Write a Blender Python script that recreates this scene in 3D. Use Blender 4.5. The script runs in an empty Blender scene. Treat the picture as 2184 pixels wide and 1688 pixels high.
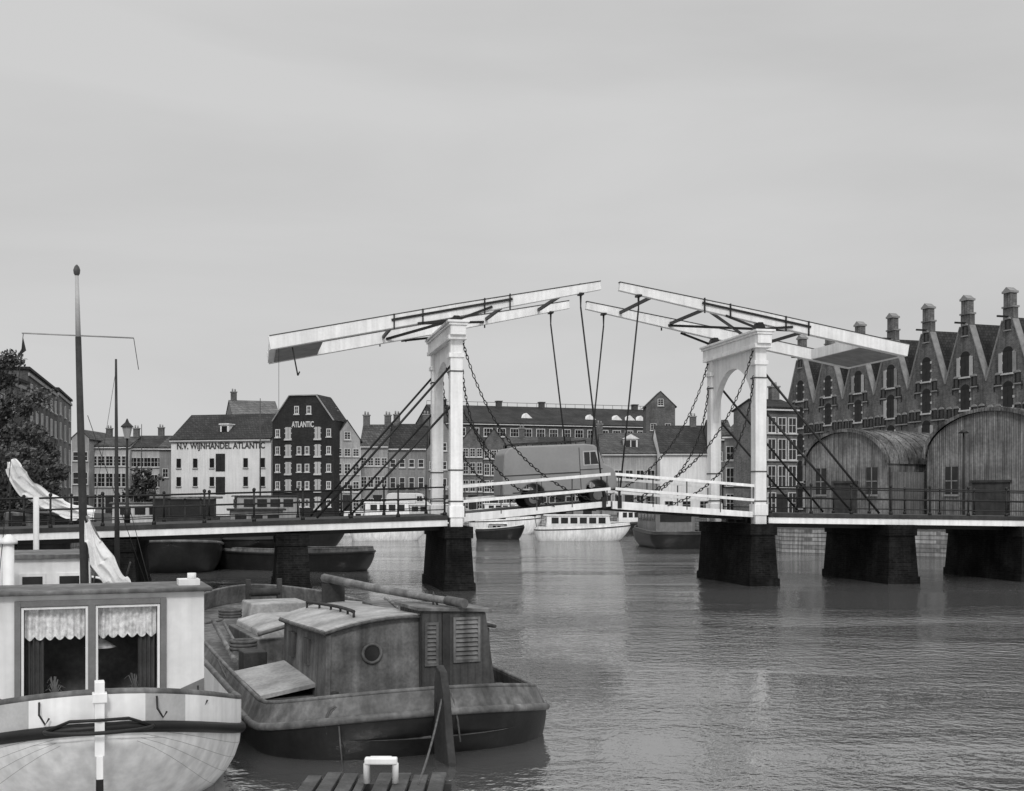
import bpy, bmesh, math, random
from mathutils import Vector, Matrix
random.seed(7)
S=bpy.context.scene
F=2600.0; CX=1092.0; HY=1060.0; EYE=3.6
def ex(b,d): return (b-CX)/F*d          # bearing reading at distance d -> world x
def ez(e,d): return EYE+(HY-e)/F*d      # elevation reading at distance d -> world z
def pt(b,d): return (ex(b,d),d)
# ------------------------------------------------------------------ materials
MATS={}
def M(name,c,rough=.75,var=.2,scale=1.5,bump=.0,kind=None,streak=0.0,spec=.3,bscale=1.0,mortar=1.5):
    if name in MATS: return MATS[name]
    m=bpy.data.materials.new(name); m.use_nodes=True; nt=m.node_tree; N=nt.nodes; L=nt.links
    b=N["Principled BSDF"]; b.inputs["Roughness"].default_value=rough
    b.inputs["Specular IOR Level"].default_value=spec
    tc=N.new("ShaderNodeTexCoord")
    def math_(op,a,bb,clamp=False):
        n=N.new("ShaderNodeMath"); n.operation=op; n.use_clamp=clamp
        for i,x in enumerate((a,bb)):
            if isinstance(x,(int,float)): n.inputs[i].default_value=x
            else: L.new(x,n.inputs[i])
        return n.outputs[0]
    def noise(sc,lo,hi,vec=None,det=5):
        n=N.new("ShaderNodeTexNoise"); n.inputs["Scale"].default_value=sc; n.inputs["Detail"].default_value=det
        L.new(vec or tc.outputs["Object"],n.inputs["Vector"])
        r=N.new("ShaderNodeMapRange"); r.inputs[1].default_value=.3; r.inputs[2].default_value=.7
        r.inputs[3].default_value=lo; r.inputs[4].default_value=hi
        L.new(n.outputs["Fac"],r.inputs[0]); return r.outputs[0],n.outputs["Fac"]
    a,_=noise(scale,1-var,1+var); f,ff=noise(scale*9,1-var*.5,1+var*.5)
    val=math_('MULTIPLY',a,f)
    oi=N.new("ShaderNodeObjectInfo")
    val=math_('MULTIPLY',val,math_('ADD',math_('MULTIPLY',oi.outputs["Random"],.16),.92))
    if streak:
        mp=N.new("ShaderNodeMapping"); mp.inputs["Scale"].default_value=(6,6,.35); L.new(tc.outputs["Object"],mp.inputs[0])
        s,_=noise(1.0,1-streak,1+streak*.35,mp.outputs[0]); val=math_('MULTIPLY',val,s)
    height=ff
    if kind:
        sp=N.new("ShaderNodeSeparateXYZ"); L.new(tc.outputs["Object"],sp.inputs[0])
        cb=N.new("ShaderNodeCombineXYZ"); L.new(math_('ADD',sp.outputs[0],sp.outputs[1]),cb.inputs[0]); L.new(sp.outputs[2],cb.inputs[1])
        if kind in('brick','tile'):
            br=N.new("ShaderNodeTexBrick"); L.new(cb.outputs[0],br.inputs["Vector"])
            br.inputs["Scale"].default_value=1
            br.inputs["Brick Width"].default_value=(.26 if kind=='brick' else .3)*bscale
            br.inputs["Row Height"].default_value=(.085 if kind=='brick' else .26)*bscale
            br.inputs["Mortar Size"].default_value=(.012 if kind=='brick' else .03)*bscale
            br.inputs["Color1"].default_value=(.7,.7,.7,1); br.inputs["Color2"].default_value=(1.3,1.3,1.3,1)
            mo=mortar if kind=='brick' else .45
            br.inputs["Mortar"].default_value=(mo,mo,mo,1)
            val=math_('MULTIPLY',val,br.outputs["Color"]); height=br.outputs["Fac"]
        elif kind in('corr','plankv','plankh'):
            w=N.new("ShaderNodeTexWave"); w.wave_type='BANDS'
            w.bands_direction='Y' if kind=='plankh' else 'X'
            L.new(cb.outputs[0],w.inputs["Vector"])
            w.inputs["Scale"].default_value={'corr':2.2,'plankv':1.6,'plankh':1.6}[kind]*bscale
            w.inputs["Distortion"].default_value=0
            if kind=='corr': mul=math_('ADD',math_('MULTIPLY',w.outputs["Fac"],.45),.75)
            else: mul=math_('ADD',math_('MULTIPLY',math_('POWER',w.outputs["Fac"],.15),.6),.45)
            val=math_('MULTIPLY',val,mul); height=w.outputs["Fac"]
    val=math_('MULTIPLY',val,c)
    L.new(val,b.inputs["Base Color"])
    if bump:
        bp=N.new("ShaderNodeBump"); bp.inputs["Strength"].default_value=bump; bp.inputs["Distance"].default_value=.03
        L.new(height,bp.inputs["Height"]); L.new(bp.outputs[0],b.inputs["Normal"])
    MATS[name]=m; return m
white=M("white_paint",.8,.55,.08,1.2,streak=.16)
whitewall=M("whitewashed_wall",.85,.8,.07,.6,streak=.14)
cream=M("pale_plaster",.5,.85,.15,.5,streak=.25)
lightwall=M("light_plaster",.34,.85,.2,.5,streak=.25)
greywall=M("grey_plaster",.22,.85,.2,.5,streak=.25)
brick=M("brown_brick",.12,.9,.3,.5,.3,'brick',.2)
brickd=M("dark_brick",.08,.9,.35,.5,.3,'brick',.25)
brickw=M("warehouse_brick",.13,.9,.45,.35,.3,'brick',.45)
brickb=M("black_tarred_brick",.022,.7,.3,.6,.2,'brick',.2,mortar=1.2)
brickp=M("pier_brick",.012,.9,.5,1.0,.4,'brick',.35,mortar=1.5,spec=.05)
tile=M("roof_tiles",.085,.85,.35,.4,.3,'tile',.3)
tiled=M("dark_roof_tiles",.04,.85,.4,.4,.3,'tile',.3)
tilel=M("grey_roof_tiles",.16,.85,.25,.4,.3,'tile',.2)
glass=M("dark_glass",.02,.15,.3,1,spec=.5)
wframe=M("white_window_frame",.6,.6,.08,2)
stone=M("pale_stone",.5,.85,.15,2)
stoneg=M("grey_stone",.25,.85,.2,2)
iron=M("black_iron",.015,.5,.3,3)
irong=M("grey_iron",.06,.6,.3,3)
darkwood=M("dark_wood",.04,.75,.35,2,.15,streak=.3)
shutter=M("dark_shutter",.025,.7,.3,2)
corr=M("weathered_corrugated_sheet",.17,.7,.5,.6,.5,'corr',.6)
roofsh=M("rusty_shed_roof",.13,.85,.75,.7,.3,'corr',.6,bscale=.8)
plankv=M("vertical_planks",.12,.8,.3,.8,.3,'plankv',.35)
paving=M("stone_paving",.16,.9,.25,.5,.2,'tile')
quaym=M("quay_wall_stone",.26,.9,.35,.7,.4,'brick',.5,bscale=3,mortar=.5)
tar=M("tarred_hull",.012,.45,.4,1.5,.1,streak=.3,spec=.3)
hullg=M("grey_weathered_steel",.14,.6,.45,1.6,.25,streak=.5)
cabg=M("worn_grey_cabin_paint",.14,.6,.42,2.4,.15,streak=.55)
cabd=M("worn_dark_cabin_paint",.075,.6,.35,2.5,.2,'plankv',.4,bscale=1.6)
roofp=M("pale_cabin_roof_paint",.32,.65,.38,1.8,.1)
woodl=M("weathered_timber",.2,.8,.4,3,.3,streak=.35)
woodj=M("wet_jetty_timber",.07,.8,.45,3,.3,streak=.3)
trimg=M("grey_trim_paint",.16,.6,.15,3)
trimm=M("mid_grey_paint",.42,.6,.12,3)
hullw=M("pale_hull_paint",.78,.5,.14,1.2,.05,streak=.25)
cloth=M("white_canvas",.82,.9,.12,2,.2)
lace=M("lace_curtain",.62,.95,.35,14,.2)
drape=M("dark_drape",.06,.9,.3,3)
rope=M("hemp_rope",.1,.95,.3,10,.2)
rubber=M("rubber_tyre",.02,.8,.2,3)
vanp=M("grey_van_paint",.25,.45,.08,1,spec=.4)
vanw=M("pale_van_paint",.6,.4,.06,1,spec=.5)
vand=M("dark_trim",.03,.5,.1,1)
bark=M("tree_bark",.05,.9,.3,3,.3)
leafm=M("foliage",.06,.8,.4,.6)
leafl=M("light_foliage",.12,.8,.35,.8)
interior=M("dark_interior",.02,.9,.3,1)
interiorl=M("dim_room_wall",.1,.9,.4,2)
letterd=M("dark_lettering",.06,.8,.1,1)
letterw=M("white_lettering",.6,.8,.05,1)
# ------------------------------------------------------------------ mesh builder
class MB:
    def __init__(s): s.v=[];s.f=[];s.m=[];s.sm=[]
    def add(s,vs,fs,mi=0,sm=False):
        o=len(s.v); s.v+= [tuple(v) for v in vs]
        for f in fs: s.f.append([i+o for i in f]); s.m.append(mi); s.sm.append(sm)
        return s
    def box(s,x0,x1,y0,y1,z0,z1,mi=0):
        return s.add([(x0,y0,z0),(x1,y0,z0),(x1,y1,z0),(x0,y1,z0),(x0,y0,z1),(x1,y0,z1),(x1,y1,z1),(x0,y1,z1)],
         [(0,3,2,1),(4,5,6,7),(0,1,5,4),(1,2,6,5),(2,3,7,6),(3,0,4,7)],mi)
    def beam(s,p0,p1,w,h,mi=0,w1=None,h1=None):
        p0=Vector(p0);p1=Vector(p1);a=(p1-p0).normalized();up=Vector((0,0,1))
        if abs(a.z)>.97: up=Vector((0,1,0))
        r=a.cross(up).normalized();u=r.cross(a).normalized()
        w1=w if w1 is None else w1;h1=h if h1 is None else h1
        vs=[]
        for p,ww,hh in((p0,w,h),(p1,w1,h1)):
            for i,j in((-1,-1),(1,-1),(1,1),(-1,1)): vs.append(p+r*ww/2*i+u*hh/2*j)
        return s.add(vs,[(0,1,2,3),(7,6,5,4),(0,4,5,1),(1,5,6,2),(2,6,7,3),(3,7,4,0)],mi)
    def tube(s,pts,r,n=8,mi=0,rs=None,sm=True,closed=False):
        pts=[Vector(p) for p in pts];k=len(pts);vs=[];prev=None
        for i,p in enumerate(pts):
            a=pts[min(i+1,k-1)]-pts[max(i-1,0)]
            if closed: a=pts[(i+1)%k]-pts[i-1]
            a.normalize()
            if prev is None:
                ref=Vector((0,0,1)) if abs(a.z)<.9 else Vector((1,0,0)); u=a.cross(ref).normalized()
            else: u=(prev-a*prev.dot(a)).normalized()
            prev=u;w=a.cross(u);rr=rs[i] if rs else r
            for j in range(n):
                t=2*math.pi*j/n; vs.append(p+(u*math.cos(t)+w*math.sin(t))*rr)
        fs=[]
        for i in range(k if closed else k-1):
            i2=(i+1)%k
            for j in range(n): fs.append((i*n+j,i*n+(j+1)%n,i2*n+(j+1)%n,i2*n+j))
        s.add(vs,fs,mi,sm)
        if not closed: s.f.append([len(s.v)-len(vs)+j for j in range(n)][::-1]);s.m.append(mi);s.sm.append(False);s.f.append([len(s.v)-n+j for j in range(n)]);s.m.append(mi);s.sm.append(False)
        return s
    def cyl(s,p0,p1,r0,r1=None,n=12,mi=0): return s.tube([p0,p1],r0,n,mi,rs=[r0,r0 if r1 is None else r1])
    def prism(s,poly,y0,y1,mi=0):
        n=len(poly);vs=[(x,y0,z) for x,z in poly]+[(x,y1,z) for x,z in poly]
        fs=[tuple(range(n)),tuple(range(2*n-1,n-1,-1))]+[(i,(i+1)%n,n+(i+1)%n,n+i) for i in range(n)]
        return s.add(vs,fs,mi)
    def prismx(s,poly,x0,x1,mi=0):
        n=len(poly);vs=[(x0,y,z) for y,z in poly]+[(x1,y,z) for y,z in poly]
        fs=[tuple(range(n)),tuple(range(2*n-1,n-1,-1))]+[(i,(i+1)%n,n+(i+1)%n,n+i) for i in range(n)]
        return s.add(vs,fs,mi)
    def prismz(s,poly,z0,z1,mi=0):
        n=len(poly);vs=[(x,y,z0) for x,y in poly]+[(x,y,z1) for x,y in poly]
        fs=[tuple(range(n)),tuple(range(2*n-1,n-1,-1))]+[(i,(i+1)%n,n+(i+1)%n,n+i) for i in range(n)]
        return s.add(vs,fs,mi)
    def grid(s,rows,mi=0,sm=True,close=False):
        n=len(rows[0]);vs=[p for r in rows for p in r];fs=[]
        for i in range(len(rows)-1):
            for j in range(n if close else n-1):
                j2=(j+1)%n; fs.append((i*n+j,i*n+j2,(i+1)*n+j2,(i+1)*n+j))
        return s.add(vs,fs,mi,sm)
    def mesh(s,name,mats,fix=True):
        me=bpy.data.meshes.new(name); me.from_pydata(s.v,[],s.f)
        for m in mats: me.materials.append(m)
        for p,mi,sm in zip(me.polygons,s.m,s.sm): p.material_index=mi;p.use_smooth=sm
        if fix:
            bm=bmesh.new();bm.from_mesh(me);bmesh.ops.recalc_face_normals(bm,faces=bm.faces);bm.to_mesh(me);bm.free()
        return me
    def obj(s,name,parent,mats,loc=None,bev=0,label=None,fix=True):
        if not isinstance(mats,(list,tuple)): mats=[mats]
        o=bpy.data.objects.new(name,s.mesh(name,mats,fix)); S.collection.objects.link(o)
        if parent: o.parent=parent
        if loc: o.location=loc
        if label: o["label"]=label
        if bev:
            md=o.modifiers.new("bevel",'BEVEL');md.width=bev;md.segments=2;md.limit_method='ANGLE'
        return o
def thing(name,label,cat,loc,rz=0,group=None,rot=None):
    e=bpy.data.objects.new(name,None); S.collection.objects.link(e); e.location=loc
    e.rotation_euler=rot if rot else (0,0,rz); e.empty_display_size=.5
    e["label"]=label;e["category"]=cat
    if group: e["group"]=group
    return e
def inst(me,name,parent,loc,rz=0):
    o=bpy.data.objects.new(name,me); S.collection.objects.link(o); o.parent=parent;o.location=loc;o.rotation_euler=(0,0,rz); return o
def structure(mb,name,mats):
    o=mb.obj(name,None,mats); o["kind"]="structure"; return o
def lettering(txt,parent,loc,height,width,mat,bold=.02):
    cu=bpy.data.curves.new("lettering",'FONT'); cu.body=txt; cu.size=height*1.4; cu.align_x='CENTER'; cu.extrude=.02; cu.offset=bold
    t=bpy.data.objects.new("tmp",cu); S.collection.objects.link(t); bpy.context.view_layer.update()
    me=bpy.data.meshes.new_from_object(t.evaluated_get(bpy.context.evaluated_depsgraph_get()))
    xs=[v.co.x for v in me.vertices]; k=width/(max(xs)-min(xs)); 
    for v in me.vertices: v.co=Vector((v.co.x*k,-v.co.z,v.co.y))
    bpy.data.objects.remove(t); me.materials.clear(); me.materials.append(mat)
    return inst(me,"lettering",parent,loc)
# ------------------------------------------------------------------ world, light, camera
w=bpy.data.worlds.new("World"); S.world=w; w.use_nodes=True; nt=w.node_tree;N=nt.nodes;L=nt.links
bg=N["Background"]; bg.inputs[1].default_value=.1
sky=N.new("ShaderNodeTexSky"); sky.sky_type='NISHITA'; sky.sun_disc=False
SEL=math.radians(38); SAZ=math.radians(176)
sky.sun_elevation=SEL; sky.sun_rotation=SAZ; sky.air_density=1;sky.dust_density=4
bw=N.new("ShaderNodeRGBToBW"); L.new(sky.outputs[0],bw.inputs[0])
tc=N.new("ShaderNodeTexCoord"); mp=N.new("ShaderNodeMapping"); mp.inputs["Scale"].default_value=(1.3,1.3,5.5); mp.inputs["Location"].default_value=(.4,0,.3)
L.new(tc.outputs["Generated"],mp.inputs[0])
nz=N.new("ShaderNodeTexNoise"); nz.inputs["Scale"].default_value=1.4; nz.inputs["Detail"].default_value=6; nz.inputs["Roughness"].default_value=.5; nz.inputs["Distortion"].default_value=.4
L.new(mp.outputs[0],nz.inputs["Vector"])
mr=N.new("ShaderNodeMapRange"); mr.inputs[1].default_value=.3;mr.inputs[2].default_value=.58;mr.inputs[3].default_value=5.7;mr.inputs[4].default_value=6.5
L.new(nz.outputs["Fac"],mr.inputs[0])
sx=N.new("ShaderNodeSeparateXYZ"); L.new(tc.outputs["Generated"],sx.inputs[0])
zr=N.new("ShaderNodeMapRange"); zr.interpolation_type='SMOOTHSTEP'; zr.inputs[1].default_value=.36;zr.inputs[2].default_value=.8;zr.inputs[3].default_value=1.0;zr.inputs[4].default_value=2.0
L.new(sx.outputs[2],zr.inputs[0])
mu=N.new("ShaderNodeMath"); mu.operation='MULTIPLY'; L.new(mr.outputs[0],mu.inputs[0]); L.new(zr.outputs[0],mu.inputs[1])
mx=N.new("ShaderNodeMix"); mx.data_type='FLOAT'; mx.inputs[0].default_value=.93
L.new(bw.outputs[0],mx.inputs[2]); L.new(mu.outputs[0],mx.inputs[3]); L.new(mx.outputs[0],bg.inputs[0])
sun=bpy.data.lights.new("sun",'SUN'); sun.energy=1.35; sun.angle=math.radians(10); sun.color=(1,.99,.98)
so=bpy.data.objects.new("sun",sun); S.collection.objects.link(so)
d=Vector((math.sin(SAZ)*math.cos(SEL),math.cos(SAZ)*math.cos(SEL),math.sin(SEL))); so.rotation_euler=d.to_track_quat('Z','Y').to_euler()
cam=bpy.data.cameras.new("camera"); co=bpy.data.objects.new("camera",cam); S.collection.objects.link(co); S.camera=co
co.location=(0,0,EYE); co.rotation_euler=(math.radians(90),0,0); cam.sensor_width=36; cam.lens=36*F/2184; cam.shift_y=(HY-844)/2184; cam.clip_end=3000
S.view_settings.view_transform='Standard'; S.view_settings.look='None'
# ------------------------------------------------------------------ water and ground
wm=bpy.data.materials.new("canal_water"); wm.use_nodes=True; nt=wm.node_tree;N=nt.nodes;L=nt.links
b=N["Principled BSDF"]; b.inputs["Base Color"].default_value=(.09,.09,.09,1); b.inputs["IOR"].default_value=5.0; b.inputs["Roughness"].default_value=.0
tc=N.new("ShaderNodeTexCoord")
def wn(sx,sy,det,rough=.55,rot=.15):
    m=N.new("ShaderNodeMapping"); m.inputs["Scale"].default_value=(sx,sy,1); m.inputs["Rotation"].default_value=(0,0,rot); L.new(tc.outputs["Object"],m.inputs[0])
    n=N.new("ShaderNodeTexNoise"); n.inputs["Scale"].default_value=1; n.inputs["Detail"].default_value=det; n.inputs["Roughness"].default_value=rough; L.new(m.outputs[0],n.inputs["Vector"]); return n.outputs["Fac"]
fine=wn(6.5,6.0,2,.6,.5); mid=wn(2.2,3.0,2,.5,-.3); patch=wn(.045,.13,3)
pr=N.new("ShaderNodeMapRange"); pr.inputs[1].default_value=.44;pr.inputs[2].default_value=.58;pr.inputs[3].default_value=.2;pr.inputs[4].default_value=1.0; L.new(patch,pr.inputs[0])
a0=N.new("ShaderNodeMath");a0.operation='MULTIPLY_ADD';L.new(mid,a0.inputs[0]);a0.inputs[1].default_value=1.5;L.new(fine,a0.inputs[2])
a=N.new("ShaderNodeMath");a.operation='MULTIPLY';L.new(a0.outputs[0],a.inputs[0]);L.new(pr.outputs[0],a.inputs[1])
bp=N.new("ShaderNodeBump");bp.inputs["Strength"].default_value=1;bp.inputs["Distance"].default_value=.034;L.new(a.outputs[0],bp.inputs["Height"]);L.new(bp.outputs[0],b.inputs["Normal"])
structure(MB().add([(-300,-40,0),(300,-40,0),(300,700,0),(-300,700,0)],[(0,1,2,3)]),"water",wm)
GZ=1.7
left=[(-21,41),(-24,90),(-24.5,131),(-300,131),(-300,-40),(-21,-40)]
far=[(-300,131.01),(18.99,131.01),(18.99,1400),(-1400,1400),(-1400,131.01)]
right=[(17.5,79),(22,75.2),(31,69),(60,52),(300,52),(1400,300),(1400,1400),(19,1400)]
for poly in(left,far,right):
    structure(MB().prismz(poly,-1,GZ-.15,0),"ground",quaym)
    structure(MB().add([(x,y,GZ-.146) for x,y in poly],[tuple(range(len(poly)))]),"pavement",paving)
# ------------------------------------------------------------------ buildings
def winmesh(w,h,fr=.06,cols=2,rows=3,frame=wframe,arch=False,sill=True,surround=None):
    mb=MB(); mb.box(-w/2+fr*.5,w/2-fr*.5,-.03,.02,fr*.5,h-fr*.5,1)
    for x0,x1,z0,z1 in((-w/2,-w/2+fr,0,h),(w/2-fr,w/2,0,h),(-w/2+fr,w/2-fr,0,fr),(-w/2+fr,w/2-fr,h-fr,h)): mb.box(x0,x1,-.09,.02,z0,z1,0)
    for i in range(1,cols): x=-w/2+w*i/cols; mb.box(x-.018,x+.018,-.07,-.031,fr,h-fr,0)
    for i in range(1,rows): z=h*i/rows; mb.box(-w/2+fr,w/2-fr,-.065,-.031,z-.018,z+.018,0)
    if sill: mb.box(-w/2-.08,w/2+.08,-.16,.02,-.1,-.002,2)
    if arch:
        p=[(-w/2-.02,h)]+[(-(w/2+.02)*math.cos(t),h+.32*w*math.sin(t)) for t in [math.pi*i/8 for i in range(1,8)]]+[(w/2+.02,h)]
        mb.prism(p,-.1,.02,2)
    if surround:
        for sx in(-1,1):
            for z in(.05,h-.2): mb.box(min(sx*w/2,sx*(w/2+.17)),max(sx*w/2,sx*(w/2+.17)),-.06,.02,z,z+.17,2)
    return mb.mesh("window",[frame,glass,stone if not arch else stoneg])
def doormesh(w,h,mat=shutter,arch=True,surround=True,sq=.16):
    mb=MB(); mb.box(-w/2,-.02,-.05,.02,0,h,0); mb.box(.02,w/2,-.05,.02,0,h,0); mb.box(-.02,.02,-.03,.02,0,h,1)
    if arch:
        p=[(-w/2,h)]+[(-(w/2)*math.cos(t),h+.4*w*math.sin(t)) for t in [math.pi*i/8 for i in range(1,8)]]+[(w/2,h)]
        mb.prism(p,-.04,.02,1)
    if surround:
        for sx in(-1,1):
            for z in(.0,h*.45,h-.2): mb.box(min(sx*w/2,sx*(w/2+sq)),max(sx*w/2,sx*(w/2+sq)),-.07,.02,z,z+.2*sq/.16,2)
        mb.box(-w/2-.1,w/2+.1,-.2,.02,-.14,-.002,2)
    return mb.mesh("loading_door",[mat,interior,stone])
WCACHE={}
rw=random.Random(5)
def house(name,label,pL,pR,eave,ridge,depth,roof='side',wall=brick,rmat=tile,rows=0,cols=0,ww=1.0,wh=1.5,chim=(),group=None,base=GZ,door=True,storey=None,frame=wframe,cat="house"):
    dx=pR[0]-pL[0];dy=pR[1]-pL[1];W=math.hypot(dx,dy);rz=math.atan2(dy,dx)
    b0=base-.15
    e=thing(name,label,cat,(pL[0],pL[1],b0),rz,group); eave-=b0;ridge-=b0
    mb=MB()
    if roof=='gable': mb.prism([(0,0),(W,0),(W,eave),(W/2,ridge),(0,eave)],0,depth)
    elif roof=='side': mb.prismx([(0,0),(depth,0),(depth,eave),(depth/2,ridge),(0,eave)],0,W)
    else: mb.box(0,W,0,depth,0,eave)
    mb.obj("wall",e,wall)
    rb=MB();o=.25;t=.14
    if roof=='gable':
        k=(ridge-eave)/(W/2)
        for sg in(-1,1):
            xe=W/2+sg*(W/2+o);ze=eave-k*o
            rb.prism([(W/2,ridge+.01),(xe,ze+.01),(xe,ze+t),(W/2,ridge+t)],-.08,depth+.1)
    elif roof=='side':
        k=(ridge-eave)/(depth/2)
        for sg in(-1,1):
            ye=depth/2+sg*(depth/2+o);ze=eave-k*o
            rb.prismx([(depth/2,ridge+.01),(ye,ze+.01),(ye,ze+t),(depth/2,ridge+t)],-.08,W+.08)
    else:
        rb.box(-.15,W+.15,-.15,depth+.15,eave+.002,eave+.22)
    r=rb.obj("roof",e,rmat)
    if roof=='side': MB().box(-.05,W+.05,-.32,-.12,eave-.26,eave-.14,0).obj("gutter",e,wframe)
    if roof=='flat': MB().box(-.05,W+.05,-.12,-.003,eave-.5,eave-.25,0).obj("cornice",e,stoneg)
    for cx in chim:
        cy=depth*.5 if roof=='side' else depth*.4
        zt=ridge+1.1
        cb=MB().box(cx*W-.35,cx*W+.35,cy-.3,cy+.3,eave,zt).box(cx*W-.42,cx*W+.42,cy-.37,cy+.37,zt+.001,zt+.12,1)
        cb.cyl((cx*W-.15,cy,zt+.12),(cx*W-.15,cy,zt+.5),.1,.09,8,1).cyl((cx*W+.17,cy,zt+.12),(cx*W+.17,cy,zt+.45),.1,.09,8,1)
        cb.obj("chimney",r,[brick,stoneg])
    if rows:
        st=storey or (eave-.6)/rows
        mtp=rw.choice(((2,2),(2,3),(1,2)))
        kk=ww*rw.uniform(.85,1.1)
        m1=winmesh(kk,wh,.06,mtp[0],mtp[1],frame); m2=winmesh(kk,wh*.75,.06,mtp[0],mtp[1],frame)
        for j in range(rows):
            for i in range(cols):
                if j==0 and door and i==cols//2: 
                    if 'd' not in WCACHE: WCACHE['d']=doormesh(1.0,2.2,shutter,False,False)
                    inst(WCACHE['d'],"door",e,(W*(i+.5)/cols,0,.05)); continue
                inst(m2 if j==rows-1 else m1,"window",e,(W*(i+.5)/cols,0,.7+j*st))
        if roof=='gable' and ridge-eave>1.6: inst(m2,"window",e,(W/2,0,eave+.0))
    return e,W,eave,ridge
def P2(a,da,b,db=None): return pt(a,da),pt(b,db or da)
pL,pR=P2(365,133,578,130)
zb=GZ-.15
e,W,ev,rd=house("white_warehouse","whitewashed wine warehouse with dark tiled roof and painted sign",pL,pR,ez(936,131),ez(880,131),9,'side',whitewall,tiled,cat="warehouse")
lettering("N.V. WIJNHANDEL ATLANTIC",e,(W*.5,-.03,ev-1.05),.66,W*.88,letterd,.024)
wm1=winmesh(.5,1.0,.05,1,1,shutter); dm1=doormesh(1.1,1.9,shutter,False,False)
for i in range(6):
    x=W*(.08+.168*i)
    for z in(ev-3.1,ev-5.1):
        if i==3: continue
        inst(wm1,"window",e,(x,0,z))
for z in(ev-3.5,ev-6.0): inst(dm1,"loading_door",e,(W*.5,0,z))
d_=MB(); d_.box(-.5,.5,0,1.8,0,1.0,0).prismx([(-.15,1.002),(1.9,1.002),(1.9,1.12),(-.15,1.12)],-.6,.6,0).box(-.32,.32,-.03,-.002,.15,.85,1); d_.obj("dormer",e,[white,glass],(W*.49,1.1,ev+.6))
# black gabled warehouse
pL,pR=P2(581,128,712,126.5)
W=math.hypot(pR[0]-pL[0],pR[1]-pL[1]); e=thing("black_warehouse","tall black gabled warehouse with white window surrounds and sign","warehouse",(pL[0],pL[1],zb),math.atan2(pR[1]-pL[1],pR[0]-pL[0]))
H=ez(900,128)-zb; T=ez(846,128)-zb
gp=[(0,0),(W,0),(W,H),(W*.72,T),(W*.28,T),(0,H)]
MB().prism(gp,0,4.2).obj("wall",e,brickb)
rb=MB()
for a,c_ in(((0,H),(W*.28,T)),((W,H),(W*.72,T))): rb.beam((a[0],2.2,a[1]+.04),(c_[0],2.2,c_[1]+.04),3.9,.12)
rb.box(W*.28,W*.72,.2,4.1,T+.02,T+.14); rb.obj("roof",e,tiled)
cp=MB()
for a,c_ in zip(gp[2:-1],gp[3:]): cp.beam((a[0],-.02,a[1]+.05),(c_[0],-.02,c_[1]+.05),.3,.08)
cp.obj("gable_coping",e,stoneg)
wmA=winmesh(.5,.85,.09,2,2,wframe,False,True,False); dmA=doormesh(.62,1.25,trimm,False,True,.08)
for j in range(5):
    z=.9+j*(H-1.0)/5*1.02
    for x in(.09,.44,.57,.92): 
        if j==4 and .3<x<.6: continue
        inst(wmA,"window",e,(W*x,0,z+.1))
    for x in(.26,.74): inst(dmA,"loading_door",e,(W*x,0,z-.1))
for x in(.4,.6): inst(wmA,"window",e,(W*x,0,T-1.9))
lettering("ATLANTIC",e,(W*.5,-.04,H-.6),.6,W*.36,letterw)
def hs(label,a,da,b,db,ev,rg,depth=9,roof='side',wall=brick,rm=tile,rows=3,cols=3,ww=.8,wh=1.4,chim=(),door=True,name="canal_house",frame=wframe):
    p,q=P2(a,da,b,db); dm=(da+db)/2
    return house(name,label,p,q,ez(ev,dm),ez(rg,dm),depth,roof,wall,rm,rows,cols,ww,wh,chim=chim,group="houses along the canal",door=door,frame=frame)
hs("dark brick apartment block partly hidden by a tree",-60,80,58,95,800,780,12,'flat',brick,tiled,4,5,1,1.5,door=False,name="apartment_block")
hs("dark brick apartment block with flat roof",60,97,122,118,815,800,12,'flat',brickd,tiled,5,6,1,1.6,name="apartment_block",chim=(.2,.7))
hs("brown brick corner block with flat roof",123,119,152,134,845,838,12,'flat',brick,tiled,5,3,1,1.6,name="apartment_block")
hs("narrow pale plastered house",153,150,190,150,935,918,9,'gable',lightwall,tile,3,2,.9,1.5)
hs("wide pale plastered house with tall windows",191,152,276,152,952,930,9,'side',cream,tile,3,5,.9,1.7,chim=(.2,.9))
hs("pale plastered house with low roof",277,153,352,153,955,928,9,'side',cream,tiled,3,5,.9,1.6,chim=(.6,))
hs("small grey gabled shed beside white warehouse",340,145,366,145,955,930,9,'side',greywall,tile,2,1)
hs("grey warehouse with steep tiled roof behind white warehouse",500,150,600,152,900,851,10,'side',greywall,tilel,0,0,chim=(.1,))
hs("pale gabled house beside black warehouse",713,128,768,129,938,898,5,'gable',lightwall,tiled,4,3,.65,1.1,chim=(.15,))
hs("pale house with tiled roof and twin chimneys",769,133,827,133,950,905,6,'side',lightwall,tile,3,4,.65,1.2,chim=(.1,.9))
hs("grey house with dark sloping roof and chimneys",828,134,908,134,955,903,7,'side',greywall,tiled,3,4,.7,1.2,chim=(.15,.95))
hs("grey gabled house with chimney",909,135,985,135,962,902,7,'gable',greywall,tiled,3,3,.7,1.2,chim=(.2,))
hs("brown brick gabled house with white windows",986,136,1030,136,940,912,7,'gable',brick,tiled,4,3,.7,1.3)
hs("brown brick house with white windows",1031,136.5,1076,136.5,945,915,7,'gable',brick,tiled,4,3,.7,1.3)
hs("grey plastered house on the far quay",1077,142,1150,142,965,930,10,'side',lightwall,tile,3,4,.75,1.4,chim=(.5,))
hs("brick house on the far quay",1151,142,1222,142,962,930,10,'side',brick,tiled,3,4,.75,1.4)
hs("low pale house on the far quay",1223,141,1283,141,970,932,10,'side',lightwall,tile,3,3,.75,1.4,chim=(.9,))
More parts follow.
